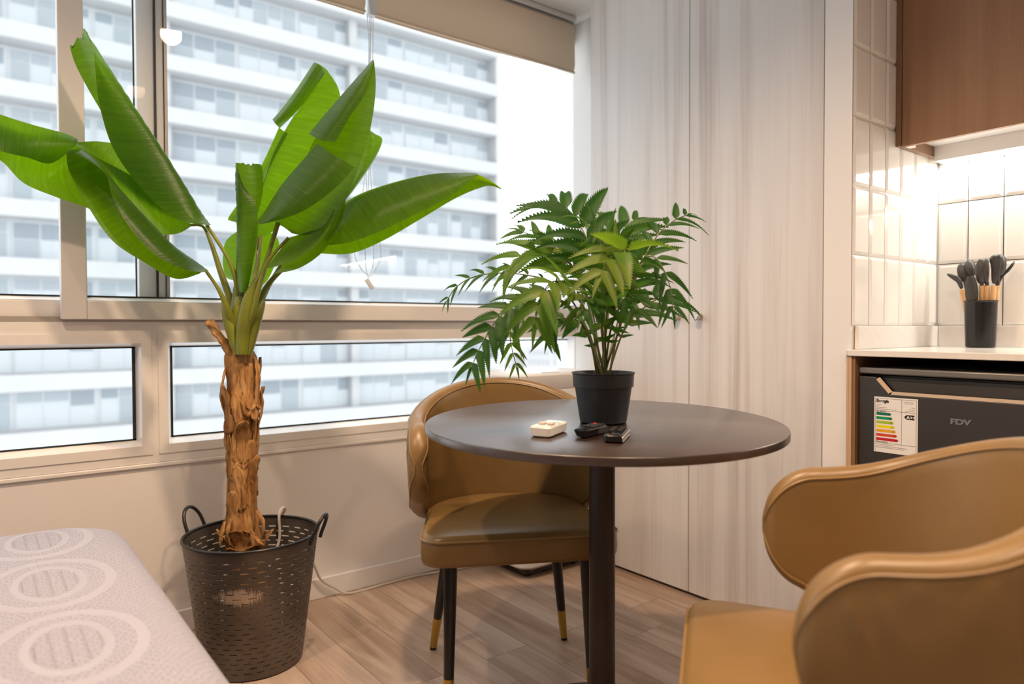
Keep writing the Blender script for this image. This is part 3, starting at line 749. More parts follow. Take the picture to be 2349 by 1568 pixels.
utensil('pasta_server', 'grey round-headed server at the right', 2288, 655, bowl_head(.040, .066, .030, .2, .016), base=(.016, -.026))
utensil('slotted_turner', 'grey slotted turner at far right of the pot', 2288, 655, flat_head([(-.004, 0), (.008, 0), (.006, .025), (.030, .042), (.046, .078), (.036, .082), (.026, .052), (.012, .045), (.008, .060), (.002, .050), (-.002, .025)]), base=(.028, -.020))
def tongs_head(m, top, ax):
    s_ = (side-ax*side.dot(ax)).normalized(); n_ = s_.cross(ax)
    for dy in (-.007, .005):
        rows = []
        for i in range(9):
            t_ = i/8; hw = .006+.011*math.sin(PI*min(1, t_*.62+.3)); hw = hw if t_ < .95 else .006
            rows.append([top+ax*(-.004+.076*t_)+s_*hw*q+n_*(dy+(.004 if abs(q) < .5 else 0)) for q in (-1, -.4, .4, 1)]+[top+ax*(-.004+.076*t_)+s_*hw*q+n_*(dy-.003) for q in (1, .4, -.4, -1)])
        m.grid(rows, closed=True)
utensil('tongs', 'black silicone tongs at the front left of the pot', 2229, 686, tongs_head, base=(-.020, .010))

# ------------------------------------------------------------------ portable air conditioner in the corner
ac = thing('air_conditioner', 'white portable air conditioner behind the tan chair in the corner', 'air conditioner', (1.80, 2.20, 0)); off = V((0, 0, 0))
def rr(hx, hy, r, n=6):
    out = []
    for cx_, cy_, a0 in ((hx-r, hy-r, 0), (-hx+r, hy-r, 90), (-hx+r, -hy+r, 180), (hx-r, -hy+r, 270)):
        for i in range(n+1):
            a = R(a0+90*i/n); out.append((cx_+r*math.cos(a), cy_+r*math.sin(a)))
    return out
def stack(m, levels, fn=None, mi=0):
    """levels: (z, hx, hy, r, dx, dy)"""
    rows = []
    for z, hx, hy, r, dx, dy in levels: rows.append([(x+dx, y+dy, z) for x, y in rr(hx, hy, r)])
    o = m.grid([[fn(*p) if fn else p for p in r_] for r_ in rows], mi, closed=True); k = len(rows[0])
    m.cap(list(range(o, o+k))[::-1], mi); m.cap(list(range(o+(len(rows)-1)*k, o+len(rows)*k)), mi)
m = MB(); stack(m, [(.028, .15, .12, .05, 0, 0), (.05, .185, .155, .06, 0, 0), (.12, .195, .165, .07, 0, 0), (.66, .195, .165, .07, 0, 0), (.72, .19, .16, .07, 0, 0)]); build('body', m, 'acwhite', ac)
m = MB(); stack(m, [(.722, .188, .158, .07, 0, 0), (.752, .21, .172, .05, .0, .0), (.776, .212, .174, .05, .0, .0), (.784, .205, .168, .05, 0, 0)])
tp = build('top_panel', m, 'acwhite', ac)
m = MB(); stack(m, [(.7842, .19, .15, .045, 0, 0), (.7846, .19, .15, .045, 0, 0)]); build('control_panel', m, 'whiteplastic', tp)
m = MB(); m.box(-.08, .0, -.150, -.135, .7847, .7855); build('slot', m, 'greyplastic', tp)
for sx in (-1, 1):
    for sy in (-1, 1):
        m = MB(); m.lathe([(.001, -.012), (.018, -.012), (.020, 0), (.018, .012), (.001, .012)], 16, (sx*.12, sy*.10, .020), ax=(1, 0, 0)); build('caster', m, 'blackplastic', ac)
m = MB(); m.box(-.14, .14, -.115, .11, .012, .027); build('chassis', m, 'blackplastic', ac)

# ------------------------------------------------------------------ bistro table
tn = V((-.0117, -.0192, 1)).normalized(); tcn = V((1.161, 1.171, .74))
def tab(x, y):                                                  # photo pixel on the table top
    d = at(x, y, D=1)-EYE; return EYE+d*((tcn-EYE).dot(tn)/d.dot(tn))
def tz(x, y): return tcn.z-(tn.x*(x-tcn.x)+tn.y*(y-tcn.y))/tn.z
tb = thing('bistro_table', 'round dark brown pedestal table in the middle of the room', 'table', (1.161, 1.171, 0)); off = tb.location
m = MB(); rt = .410
m.lathe([(rt-.012, -.020), (rt-.002, -.0175), (rt, -.0160), (rt, -.0020), (rt-.0006, -.0007), (rt-.002, 0)], 128)
for i, p in enumerate(m.v): m.v[i] = V((p.x, p.y, p.z-(tn.x*p.x+tn.y*p.y)/tn.z))
top = build('tabletop', m, 'tabletop', tb, None); top.location = (0, 0, .74)
pl = at(1386, 1300, D=1.66); 
m = MB(); m.lathe([(.0305, .018), (.0305, .716)], 32); build('pole', m, 'pole', tb)
m = MB(); m.lathe([(.12, .700), (.12, .714), (.08, .7155)], 40); 
build('mounting_plate', m, 'pole', tb)
m = MB(); m.lathe([(.215, 0), (.22, .004), (.22, .012), (.21, .017), (.03, .020)], 48); build('base', m, 'pole', tb)

# remotes
def onplane(p, h=0): return V((p.x, p.y, tz(p.x, p.y)+h))
def remote_frame(a, b_, h=.02):
    """long axis from photo point a to b on the table"""
    A = tab(*a); d = at(*b_, D=1)-EYE; B = EYE+d*((tcn+tn*h-EYE).dot(tn)/d.dot(tn))-tn*h; y = (B-A); L = y.length; y.normalize(); x = y.cross(tn).normalized(); return A, x, y, L
def rbox(m, A, x, y, w0, w1, l0, l1, z0, z1, r=.006, mi=0, taper=.0):
    hx, hy = (w1-w0)/2, (l1-l0)/2; c = A+x*((w0+w1)/2)+y*((l0+l1)/2)
    e = min(.003, (z1-z0)*.3)
    lv = [(z0, hx-e-taper, hy-e-taper, r), (z0+e, hx-taper*.6, hy-taper*.6, r), (z1-e, hx, hy, r), (z1, hx-e, hy-e, max(.0005, r-e*.5))]
    rows = [[c+x*px_+y*py_+tn*z for px_, py_ in rr(a, b_, min(rad, a*.98, b_*.98))] for z, a, b_, rad in lv]
    o = m.grid(rows, mi, closed=True); k = len(rows[0]); m.cap(list(range(o, o+k))[::-1], mi); m.cap(list(range(o+3*k, o+4*k)), mi)
A, x, y, L = remote_frame((1237, 1004), (1280, 966))
rm = thing('remote_control', 'small white remote with two cream buttons on the table', 'remote', A); off = A
m = MB(); rbox(m, A, x, y, -.0235, .0235, .0, L, .0008, .0225, .008, taper=.002); build('body', m, 'whiteplastic', rm, off)
m = MB(); rbox(m, A, x, y, -.0165, -.0025, .028, .046, .0228, .0262, .003); build('button', m, 'cream', rm, off)
m = MB(); rbox(m, A, x, y, .0035, .0165, .028, .046, .0228, .0262, .003); build('button', m, 'cream', rm, off)
m = MB(); rbox(m, A, x, y, -.0170, -.0040, .050, .053, .0228, .0236, .001); build('indicator', m, 'red', rm, off)
m = MB(); rbox(m, A, x, y, .002, .019, .062, .066, .0228, .0233, .001); build('label_strip', m, 'inkgrey', rm, off)

A, x, y, L = remote_frame((1329, 1006), (1367, 974))
rm = thing('remote_control', 'black remote with a red button, leaning by the fern pot on the table', 'remote', A); off = A
m = MB(); rbox(m, A, x, y, -.0165, .0165, 0, .088, .0008, .019, .007, taper=.007); build('body', m, 'blackplastic', rm, off)
k = 0
for r_ in range(4):
    for c in range(3):
        m = MB(); rbox(m, A, x, y, -.0135+c*.0095, -.0060+c*.0095, .034+r_*.0125, .041+r_*.0125, .0192, .0222, .0025)
        red = (r_ == 3 and c == 0)
        build('button', m, 'red' if red else 'greybutton', rm, off)
A, x, y, L = remote_frame((1406, 1017), (1424, 976))
rm = thing('remote_control', 'slim black remote with silver side, rightmost of the remotes on the table', 'remote', A); off = A
m = MB(); rbox(m, A, x, y, -.0195, .0175, 0, .105, .0008, .0165, .009); build('body', m, 'blackplastic', rm, off)
m = MB(); rbox(m, A, x, y, .0160, .0195, .004, .101, .003, .0150, .0015); build('side_trim', m, 'steel', rm, off)
for r_ in range(3):
    for c in range(2):
        m = MB(); rbox(m, A, x, y, -.0150+c*.014, -.0050+c*.014, .050+r_*.017, .058+r_*.017, .0167, .0185, .003); build('button', m, 'greybutton', rm, off)
m = MB(); rbox(m, A, x, y, -.006, .006, .018, .0195, .0166, .0168, .0005); build('brand_mark', m, 'inkgrey', rm, off)

# ------------------------------------------------------------------ potted fern on the table
pb = tab(1382, 968); pb = V((1.150, 1.156, tz(1.150, 1.156)))
fp = thing('potted_fern', 'artificial fern in a black plastic pot on the round table', 'plant', pb); off = pb
m = MB(); m.lathe([(0, .0005), (.050, .0005), (.0535, .003), (.0655, .0835), (.069, .0835), (.0705, .112), (.0725, .1135), (.0725, .116), (.0695, .116), (.0675, .112), (.063, .084), (.055, .03)], 56, caps=False); build('pot', m, 'potblack', fp)
m = MB(); m.lathe([(.0635, .078), (.04, .083), (.0, .084)], 32, caps=False); build('soil', m, 'soil', fp)
FD = (pb-EYE).dot(FW)
def leaflet(m, base, d, nrm, L, W, droop, teeth=19):
    d = d.normalized(); s_ = d.cross(nrm).normalized(); nn = s_.cross(d)
    ax, wid = [], []
    for i in range(teeth*2+1):
        t = i/(teeth*2); p = base+d*(L*t)-V((0, 0, 1))*(droop*L*t*t)+nn*(.02*L*math.sin(PI*t))
        hw = W/2*min(1, (t/.16+.12)**.7)*max(0, 1-t**1.9)**.85
        if i % 2 == 0: hw *= .72
        if i == teeth*2: hw = 0
        ax.append((p, hw, t))
    rows = []
    for i, (p, hw, t) in enumerate(ax):
        fwd = d*(.13*W if i % 2 else -.01*W)
        rows.append([p-s_*hw+fwd+nn*hw*.28, p-s_*hw*.5+nn*hw*.18, p, p+s_*hw*.5+nn*hw*.18, p+s_*hw+fwd+nn*hw*.28])
    m.grid(rows, 1)
def frond(pts, plen, pairs, w=.27, start=.40, root=(0, 0), droop=.35, tip=True, seed=0, mat='fern'):
    rnd = random.Random(seed)
    c = catmull([pb+V((root[0], root[1], .080))]+[at(x, y, D=FD+dd) for x, y, dd in pts], 10)
    m = MB(); n = len(c); m.tube(c, [lerp(.0028, .0009, i/(n-1)) for i in range(n)], 6, 0)
    L = [0]
    for a, b in zip(c, c[1:]): L.append(L[-1]+(b-a).length)
    def pos(s):
        s *= L[-1]
        for i in range(n-1):
            if L[i+1] >= s:
                t = (s-L[i])/max(1e-9, L[i+1]-L[i]); return c[i].lerp(c[i+1], t), (c[min(n-1, i+2)]-c[max(0, i-1)]).normalized()
        return c[-1], (c[-1]-c[-3]).normalized()
    for k in range(pairs):
        u = k/(pairs-1); s = lerp(start, .97, u); p, T = pos(s)
        N_ = V((0, 0, 1))-FW*.9; N_ = (N_-T*T.dot(N_)).normalized(); sd = T.cross(N_).normalized()
        ll = plen*(math.sin(PI*(.18+.74*(1-u)))**.8)*rnd.uniform(.86, 1.1)
        for sg in (-1, 1):
            dr = sd*sg*rnd.uniform(.72, .9)+T*lerp(.55, .95, u)+N_*rnd.uniform(-.05, .30)
            leaflet(m, p+dr*.002, dr, N_+sd*sg*rnd.uniform(-.15, .25), ll*1.25, ll*w*1.40*rnd.uniform(.9, 1.1), droop*rnd.uniform(.4, 1.4))
    if tip:
        p, T = pos(.99); N_ = V((0, 0, 1))-FW*.6; leaflet(m, p, T, N_, plen*.55, plen*.16, droop*.8)
    build('frond', m, ['rachis', mat], fp, off, angle=60)
FR = [
 ([(1378, 740, 0), (1362, 600, 0), (1335, 525, .02), (1300, 480, .05), (1262, 468, .08)], .125, 9, .24),
 ([(1355, 720, .02), (1310, 610, .04), (1255, 575, .05), (1200, 585, .05), (1160, 622, .05)], .098, 8, .30),
 ([(1340, 740, .05), (1280, 655, .1), (1190, 628, .12), (1105, 630, .14), (1050, 655, .15), (1022, 695, .16)], .045, 10, .22),
 ([(1345, 760, -.05), (1290, 690, -.08), (1220, 682, -.10), (1150, 722, -.12), (1105, 790, -.13), (1080, 846, -.14)], .062, 11, .36),
 ([(1350, 760, 0), (1290, 695, .02), (1235, 672, .03), (1192, 705, .03), (1170, 765, .03), (1186, 845, .03)], .048, 12, .24),
 ([(1420, 750, 0), (1470, 610, 0), (1508, 540, .03), (1548, 505, .06), (1580, 492, .09)], .072, 9, .24),
 ([(1425, 740, -.05), (1465, 610, -.1), (1502, 590, -.12), (1535, 650, -.14), (1545, 715, -.15)], .060, 8, .26),
 ([(1430, 760, 0), (1478, 705, .03), (1525, 680, .05), (1560, 690, .08)], .078, 7, .28),
 ([(1392, 720, -.06), (1422, 610, -.12), (1438, 572, -.16), (1402, 590, -.2), (1378, 630, -.23)], .098, 8, .34),
 ([(1395, 720, .05), (1408, 590, .08), (1428, 530, .1), (1465, 505, .13)], .105, 8, .26),
 ([(1355, 740, -.06), (1310, 665, -.12), (1270, 645, -.16), (1240, 682, -.19), (1228, 740, -.2)], .085, 9, .34),
 ([(1360, 720, .08), (1310, 605, .14), (1240, 550, .2), (1190, 528, .22)], .085, 8, .28),
 ([(1420, 730, .08), (1460, 650, .14), (1505, 632, .17)], .072, 7, .28),
 ([(1385, 700, 0), (1388, 590, -.03), (1370, 530, -.06), (1340, 512, -.09)], .090, 8, .28),
 ([(1352, 770, -.02), (1322, 735, -.05), (1275, 735, -.06), (1258, 772, -.07)], .062, 7, .34),
 ([(1382, 760, -.06), (1372, 695, -.11), (1348, 682, -.16), (1334, 715, -.19)], .07, 7, .36),
 ([(1400, 760, -.05), (1430, 690, -.1), (1450, 680, -.14), (1460, 715, -.17)], .07, 7, .34),
]
for i, (pts, pl_, pr, w_) in enumerate(FR):
    a = i*2.4; frond(pts, pl_, pr, w_, start=.42 if i not in (7, 14, 15, 16) else .36, root=(.010*math.cos(a), .010*math.sin(a)), seed=i, mat='fernlight' if i in (1, 4, 8, 10) else 'fern')

# ------------------------------------------------------------------ upholstered armchairs
def make_chair(name, label, loc, rotz):
    ch = thing(name, label, 'chair', loc, rotz, 'tan leather armchairs at the round table')
    # seat cushion: outline in plan, front at -y
    def outline(k=1.0):
        pts = []
        for i in range(9):
            a = R(180+90*i/8); pts.append((-.245+.05+.05*math.cos(a), -.24+.05+.05*math.sin(a)))
        for i in range(9):
            a = R(270+90*i/8); pts.append((.245-.05+.05*math.cos(a), -.24+.05+.05*math.sin(a)))
        for i in range(25):
            a = R(180*i/24); x = .222*math.cos(a); pts.append((x, .0+.200*math.sin(a)**.8))
        return pts
    out = outline(); cy_ = -.03
    def ring(k, z): return [(x*k, cy_+(y-cy_)*k, z) for x, y in out]
    m = MB(); o = m.grid([ring(.955, .386), ring(.985, .389), ring(1, .398), ring(1.004, .418), ring(1.0, .440), ring(.992, .450), ring(.972, .4585), ring(.93, .4625), ring(.7, .4655), ring(.4, .4665)], closed=True)
    k = len(out); m.cap(list(range(o, o+k))[::-1]); m.cap(list(range(o+9*k, o+10*k)))
    st = build('seat', m, 'leather', ch, angle=80)
    m = MB(); pr = [V(p) for p in ring(1.001, .4495)]; m.tube(pr+[pr[0]], .0028, 6, caps=False); build('piping', m, 'piping', st)
    # wrap-around back: plan path, symmetric
    path = []
    YF, HX, BY = -.108, .246, .232
    for i in range(22): path.append((-HX, lerp(YF, .0, (i/21)**1.7)))
    for i in range(1, 40):
        a = PI-PI*i/40; path.append((HX*math.cos(a), BY*abs(math.sin(a))**.88 if math.sin(a) > 0 else 0))
    for i in range(22): path.append((HX, lerp(YF, .0, (1-i/21)**1.7)))
    s = [0]
    for a, b in zip(path, path[1:]): s.append(s[-1]+math.hypot(b[0]-a[0], b[1]-a[1]))
    SL = s[-1]
    def zt(y, e):
        z = hermite([(-.15, .702), (-.05, .708), (.06, .7205), (.15, .758), (.232, .806)], y); r_ = .085
        if e < r_: z -= .088*(1-math.sqrt(max(0, 1-(1-e/r_)**2)))
        return z
    def zb(y, e):
        z = hermite([(-.15, .540), (-.06, .500), (.03, .455), (.12, .41), (.232, .385)], y); r_ = .05
        if e < r_: z += .062*(1-math.sqrt(max(0, 1-(1-e/r_)**2)))
        return z
    TH = .0215; NV = 14
    def section(i, thk=1.0, shift=0.0):
        x, y = path[i]; a = path[max(0, i-1)]; b = path[min(len(path)-1, i+1)]
        t = V((b[0]-a[0], b[1]-a[1], 0)).normalized(); n_ = V((-t.y, t.x, 0))       # outward
        if n_.dot(V((x, y-.02, 0))) < 0: n_ = -n_
        e = min(s[i], SL-s[i]); z1, z0 = zt(y, e), zb(y, e); row = []
        c = V((x, y, 0))+t*shift
        if e < .018: thk *= max(.30, math.sqrt(1-(1-e/.018)**2))
        def P_(z, h):
            v = (z-.42)/.38; lean = .030*max(0, y+.02)/.25*v
            bulge = .006*math.sin(PI*(z-z0)/(z1-z0))
            return c+n_*(h*thk+lean+(bulge if h > 0 else -bulge*.4))+V((0, 0, z))
        e1 = min(.016, (z1-z0)*.3)
        for j in range(NV+1): row.append(P_(lerp(z0+e1, z1-e1, j/NV), -TH))
        for j in range(1, 6):
            a_ = PI*j/6; row.append(P_(z1-e1+e1*math.sin(a_), -TH*math.cos(a_)))
        for j in range(NV+1):
            z = lerp(z1-e1, z0+e1, j/NV); p = P_(z, TH)
            # gathered folds under the arm seam
            q = 0
            for f in range(5):
                sx = .05+f*.030; zz = (z1-.03-z)
                if zz > 0: q += min(1, (z1-z0)/.2)**2*.0040*math.exp(-((e-sx-zz*.30)/.0075)**2)*math.exp(-((zz-.03)/.055)**2)
            p = p+n_*q; row.append(p)
        for j in range(1, 6):
            a_ = PI*j/6; row.append(P_(z0+e1-e1*math.sin(a_), TH*math.cos(a_)))
        return row
    rows = [section(i) for i in range(len(path))]
    m = MB(); o = m.grid(rows, closed=True); k = len(rows[0])
    m.cap(list(range(o, o+k))[::-1]); m.cap(list(range(o+(len(rows)-1)*k, o+len(rows)*k)))
    bk = build('backrest', m, 'leather', ch, angle=80)
    for j, nm in ((NV, 'seam'), (NV+6, 'seam')):
        pts = [rows[i][j] for i in range(1, len(rows)-1)]
        lo = [rows[i][0 if j == NV else 2*NV+6] for i in range(1, len(rows)-1)]
        mm = MB(); loop = pts+lo[::-1]; mm.tube([V(p) for p in loop]+[V(loop[0])], .0022, 6, caps=False); build(nm, mm, 'piping', bk)
    # legs
    for sx in (-1, 1):
        for (tx, ty), (fx_, fy_) in (((.172, -.170), (.182, -.200)), ((.150, .120), (.200, .193))):
            a, b = V((sx*tx, ty, .3905)), V((sx*fx_, fy_, .004)); d = b-a
            m = MB(); m.tube([a, a+d*.4, a+d*.755], [.0175, .0150, .0125], 20); lg = build('leg', m, 'blackmetal', ch)
            m = MB(); m.tube([a+d*.745, a+d*.985], [.0134, .0108], 20); build('ferrule', m, 'brass', lg)
            m = MB(); m.tube([a+d*.984, a+d*1.01], [.0105, .0098], 16); build('foot', m, 'blackplastic', lg)
            m = MB(); m.box(sx*tx-.035, sx*tx+.035, ty-.03, ty+.03, .3785, .3858); build('bracket', m, 'blackmetal', lg, bevel=.002)
    return ch
make_chair('armchair', 'tan leather armchair between the table and the window, facing the camera', (1.157, 1.527, 0), R(-28.4))
make_chair('armchair', 'tan leather armchair in the right foreground, its side turned to the camera', (.995, .492, 0), R(-143.3))

# ------------------------------------------------------------------ bed
bd = thing('bed', 'bed with a lilac embossed cotton cover, in the lower left corner', 'bed', (-.55, .70, 0))
hx, hy = .842, 1.290
m = MB(); L_ = []
for z, ins, r_ in ((.24, .012, .11), (.25, .002, .12), (.40, 0, .12), (.435, .004, .12), (.462, .016, .12), (.482, .036, .125), (.494, .062, .13), (.4995, .095, .14), (.502, .16, .17), (.503, .3, .2), (.503, .5, .2)): L_.append((z, hx-ins, hy-ins, min(r_, hx-ins-.01), 0, 0))
def puff(x, y, z): return (x, y, z+(.004*math.sin(x*9+1)*math.sin(y*7) if z > .48 else 0))
rows = [[puff(x, y, z) for x, y in rr(a, b, r_, 12)] for z, a, b, r_, dx, dy in L_]
o = m.grid(rows, closed=True); k = len(rows[0]); m.cap(list(range(o, o+k))[::-1]); m.cap(list(range(o+10*k, o+11*k)))
build('bedspread', m, 'bedspread', bd, angle=80)
m = MB(); stack(m, [(.06, .74, 1.20, .05, 0, 0), (.235, .74, 1.20, .05, 0, 0)]); build('bed_base', m, 'greyplastic', bd)
for sx in (-1, 1):
    for sy in (-1, 1):
        m = MB(); m.tube([(sx*.66, sy*1.12, 0), (sx*.66, sy*1.12, .062)], .025, 12); build('leg', m, 'blackplastic', bd)

# ------------------------------------------------------------------ slotted metal basket
BC = V((.627, 2.056, 0)); BH = .368; r0, r1 = .136, .184
bk = thing('metal_basket', 'black slotted metal basket with two loop handles standing on the floor', 'basket', BC)
cells, sub, nrow = 26, 9, 23
def brad(z): return lerp(r0, r1, z/BH)
zlev = [(0.004, 0)]; z = .022
pitch = (BH-.040)/nrow
for i in range(nrow):
    zlev += [(z, 1), (z+.0033, 0)]; z += pitch
zlev.append((BH, 0))
m = MB(); na = cells*sub; rows = [[(brad(z)*math.cos(2*PI*j/na), brad(z)*math.sin(2*PI*j/na), z) for j in range(na)] for z, _ in zlev]
vv = [V(p) for r_ in rows for p in r_]; m.v += vv
rnd = random.Random(5); row_i = 0
cam_a = math.atan2(-BC.y, -BC.x)
for i in range(len(zlev)-1):
    isrow = zlev[i][1] == 1
    if isrow: row_i += 1
    for j in range(na):
        c = (j+(4 if row_i % 2 else 0)) % sub
        if isrow and c in (0, 1, 2, 3, 4): continue
        m.f.append([i*na+j, i*na+(j+1) % na, (i+1)*na+(j+1) % na, (i+1)*na+j]); m.m.append(0)
o = build('body', m, 'basket', bk, smooth=False)
sl = o.modifiers.new('solidify', 'SOLIDIFY'); sl.thickness = .0014; sl.offset = 0
m = MB(); m.lathe([(0, .003), (r0-.001, .003), (r0+.001, .006), (r0-.001, .007), (0, .006)], 64, caps=False); build('bottom', m, 'basket', bk)
m = MB(); pts = [V((brad(BH)*math.cos(2*PI*j/72), brad(BH)*math.sin(2*PI*j/72), BH)) for j in range(73)]; m.tube(pts, .0045, 10, caps=False); build('rim', m, 'blackmetal', bk)
for deg in (126, -44):
    a = R(deg); n_ = V((math.cos(a), math.sin(a), 0)); t_ = V((-math.sin(a), math.cos(a), 0)); c = n_*(brad(BH)+.006)+V((0, 0, BH-.012))
    up = (V((0, 0, 1))+n_*.42).normalized()
    pts = [c-t_*.036-V((0, 0, .004))]+[c+t_*(-.036*math.cos(PI*q/12))+up*(.012+.066*math.sin(PI*q/12)**.8) for q in range(13)]+[c+t_*.036-V((0, 0, .004))]
    m = MB(); m.tube(catmull(pts, 3), .0052, 10); build('handle', m, 'blackmetal', bk)

# ------------------------------------------------------------------ artificial banana plant
TD = (V((.627, 2.056, .6))-EYE).dot(FW)
bpz = V((BC.x, BC.y, .0075))
bp = thing('banana_plant', 'artificial banana plant with a dry husk trunk standing in the metal basket', 'plant', bpz); off = bpz
tp_ = [V((.621, 2.050, .009)), V((.621, 2.050, .20))]+[at(x, y, D=TD) for x, y in ((557, 1225), (556, 1170), (555, 1080), (554, 990), (553, 900), (552, 850), (550, 806))]
tc_ = catmull(tp_, 12); n = len(tc_)
m = MB(); rows = []; NT = 36
for i, p in enumerate(tc_):
    q = i/(n-1); rad = interp([(0, .046), (.30, .046), (.42, .038), (.6, .036), (.8, .038), (.95, .044), (1, .038)], q); row = []
    for j in range(NT):
        a = 2*PI*j/NT; d = V((math.cos(a), math.sin(a), 0))
        h = noise.noise(V((d.x*3, d.y*3, p.z*5)))*.006+noise.noise(V((d.x*9, d.y*9, p.z*9)))*.0035+noise.noise(V((d.x*22, d.y*22, p.z*6)))*.0022
        row.append(p+d*(rad+h))
    rows.append(row)
o = m.grid(rows, closed=True); m.cap(list(range(o, o+NT))[::-1]); m.cap(list(range(o+(n-1)*NT, o+n*NT)))
trunk = build('trunk', m, 'husk', bp, off, angle=70)
def axis_at(z):
    for a, b in zip(tc_, tc_[1:]):
        if a.z <= z <= b.z: return a.lerp(b, (z-a.z)/max(1e-6, b.z-a.z))
    return tc_[-1] if z > tc_[-1].z else tc_[0]
def husk(a0, z0, z1, wid, peel, twist=.2, seed=0, r_=.0385):
    """a dry strip lying on the trunk, its upper end lifting off"""
    rnd = random.Random(seed); m = MB(); rows = []; k = 14
    for i in range(k+1):
        t = i/k; z = lerp(z0, z1, t); c = axis_at(z); a = a0+twist*t+.06*math.sin(t*7+seed)
        lift = .003+peel*max(0, t-.45)**2/.3; ww = wid*(1-.45*t**2)*(.75+.35*rnd.random())
        if i in (0, k): ww *= .35
        row = []
        for j in range(5):
            b = a+(j-2)/2*ww/(2*r_); d = V((math.cos(b), math.sin(b), 0))
            row.append(c+d*(r_+lift+.0025*math.sin(j*2.1+i*.8+seed)+(.004*abs(j-2)/2 if t > .6 else 0)))
        rows.append(row)
    m.grid(rows); o = build('husk_strip', m, 'husk', trunk, off, angle=70)
    sl = o.modifiers.new('solidify', 'SOLIDIFY'); sl.thickness = .0018; sl.offset = 1
rnd = random.Random(21); ca = math.atan2(-BC.y, -BC.x)
for i in range(20):
    z0 = rnd.uniform(.33, .66); husk(ca+rnd.uniform(-1.6, 1.6), z0, z0+rnd.uniform(.12, .22), rnd.uniform(.024, .050), rnd.choice([.0, .001, .002, .004, .010]), rnd.uniform(-.25, .25), i)
husk(ca+.05, .56, .70, .036, .030, .05, 31); husk(ca-.9, .66, .80, .040, .012, -.05, 32, .043); husk(ca+1.15, .62, .79, .034, .016, .1, 33, .042); husk(ca+1.3, .70, .875, .03, .006, .1, 34, .044)
for i in range(9): z0 = rnd.uniform(.24, .30); husk(ca+rnd.uniform(-1.9, 1.9), z0, z0+.10, .045, rnd.uniform(.015, .035), rnd.uniform(-.3, .3), 50+i, .046)
for i in range(5): husk(ca+rnd.uniform(-1.2, 1.2), .86, .74-rnd.uniform(0, .06), .035, .012, .1, 70+i, .046)
# hanging shreds and the cut leaf stub at the top left
def shred(pts, wd, D=None):
    P_ = catmull([at(x, y, D=TD+dd) for x, y, dd in pts], 6); m = MB(); k = len(P_)
    m.tube(P_, [wd*(math.sin(PI*(.12+.82*i/(k-1)))**.7)*(1+.18*math.sin(i*1.7)) for i in range(k)], 8, flat=.45); return m
for i in range(4):
    m = shred([(545-i*5, 838-i*3, -.03+.012*i), (522-i*3, 795-2*i, -.03+.012*i), (498+i*3, 765+i*2, -.028+.012*i), (472+i*5, 737-2*i, -.02+.012*i)], .021-.002*i); build('leaf_stub', m, 'husk', trunk, off, angle=70)
for pts in ([(520, 830, -.03), (512, 870, -.035), (506, 910, -.03), (514, 945, -.03)], [(585, 815, -.02), (592, 850, -.03), (590, 900, -.03), (586, 930, -.03)], [(598, 895, -.01), (602, 930, -.01), (592, 980, -.02)],
            [(515, 1195, -.045), (508, 1225, -.055), (505, 1250, -.06)], [(590, 1170, -.04), (604, 1200, -.05), (598, 1240, -.05)], [(575, 1215, -.05), (590, 1235, -.06), (602, 1248, -.065)], [(530, 1190, -.05), (522, 1220, -.06), (528, 1250, -.06)]):
    build('husk_shred', shred(pts, .0075), 'husk', trunk, off, angle=70)
m = MB(); m.lathe([(.0, .0), (.030, .0), (.033, .05), (.026, .14), (.016, .21), (.004, .25)], 24, tuple(at(550, 830, D=TD)-V((0, 0, .0)))); build('crown', m, 'petiole', bp, off)

def surf(m, net, D0, coff, roff=0.0, nr=7, nc=5, torn=0):
    """a blade through a net of photo points; coff: depth of each column, roff: depth gained from first to last row"""
    G = [[at(x, y, D=TD+D0+coff[j]+(roff[i] if isinstance(roff, (list, tuple)) else roff*i/(len(net)-1))) for j, (x, y) in enumerate(r_)] for i, r_ in enumerate(net)]
    cols = [catmull([G[i][j] for i in range(len(G))], nr) for j in range(len(G[0]))]
    rows = [catmull([cols[j][i] for j in range(len(cols))], nc) for i in range(len(cols[0]))]
    nrm = (rows[len(rows)//2][-1]-rows[len(rows)//2][0]).cross(rows[-1][len(rows[0])//2]-rows[0][len(rows[0])//2]).normalized()
    k = len(rows)
    rows = [[p+nrm*(.0008*math.sin(i*2.3+.9*math.sin(i*.7))*math.sin(PI*min(1, j/(len(r_)-1)*1.0))) for j, p in enumerate(r_)] for i, r_ in enumerate(rows)]
    if torn:                                                    # ragged, torn tip
        tr_ = random.Random(len(rows)); ln = (rows[0][0]-rows[3][0]).normalized()
        rows[0] = [p+ln*torn*tr_.uniform(-1, .7)*(1 if 0 < j < len(rows[0])-1 else .2) for j, p in enumerate(rows[0])]
    m.grid(rows)
def leaf(nets, stalk=None, rad=(.013, .0045), tornrow=True):
    m = MB()
    for a in nets: surf(m, *a)
    o = build('leaf', m, 'leaf', bp, off, angle=80)
    if stalk:
        P_ = catmull([at(x, y, D=TD+d) for x, y, d in stalk], 8); k = len(P_)
        mm = MB(); mm.tube(P_, [lerp(rad[0], rad[1], min(1, (i/(k-1))*1.25)**.75) for i in range(k)], 12); build('petiole', mm, 'petiole', o, off)
    return o
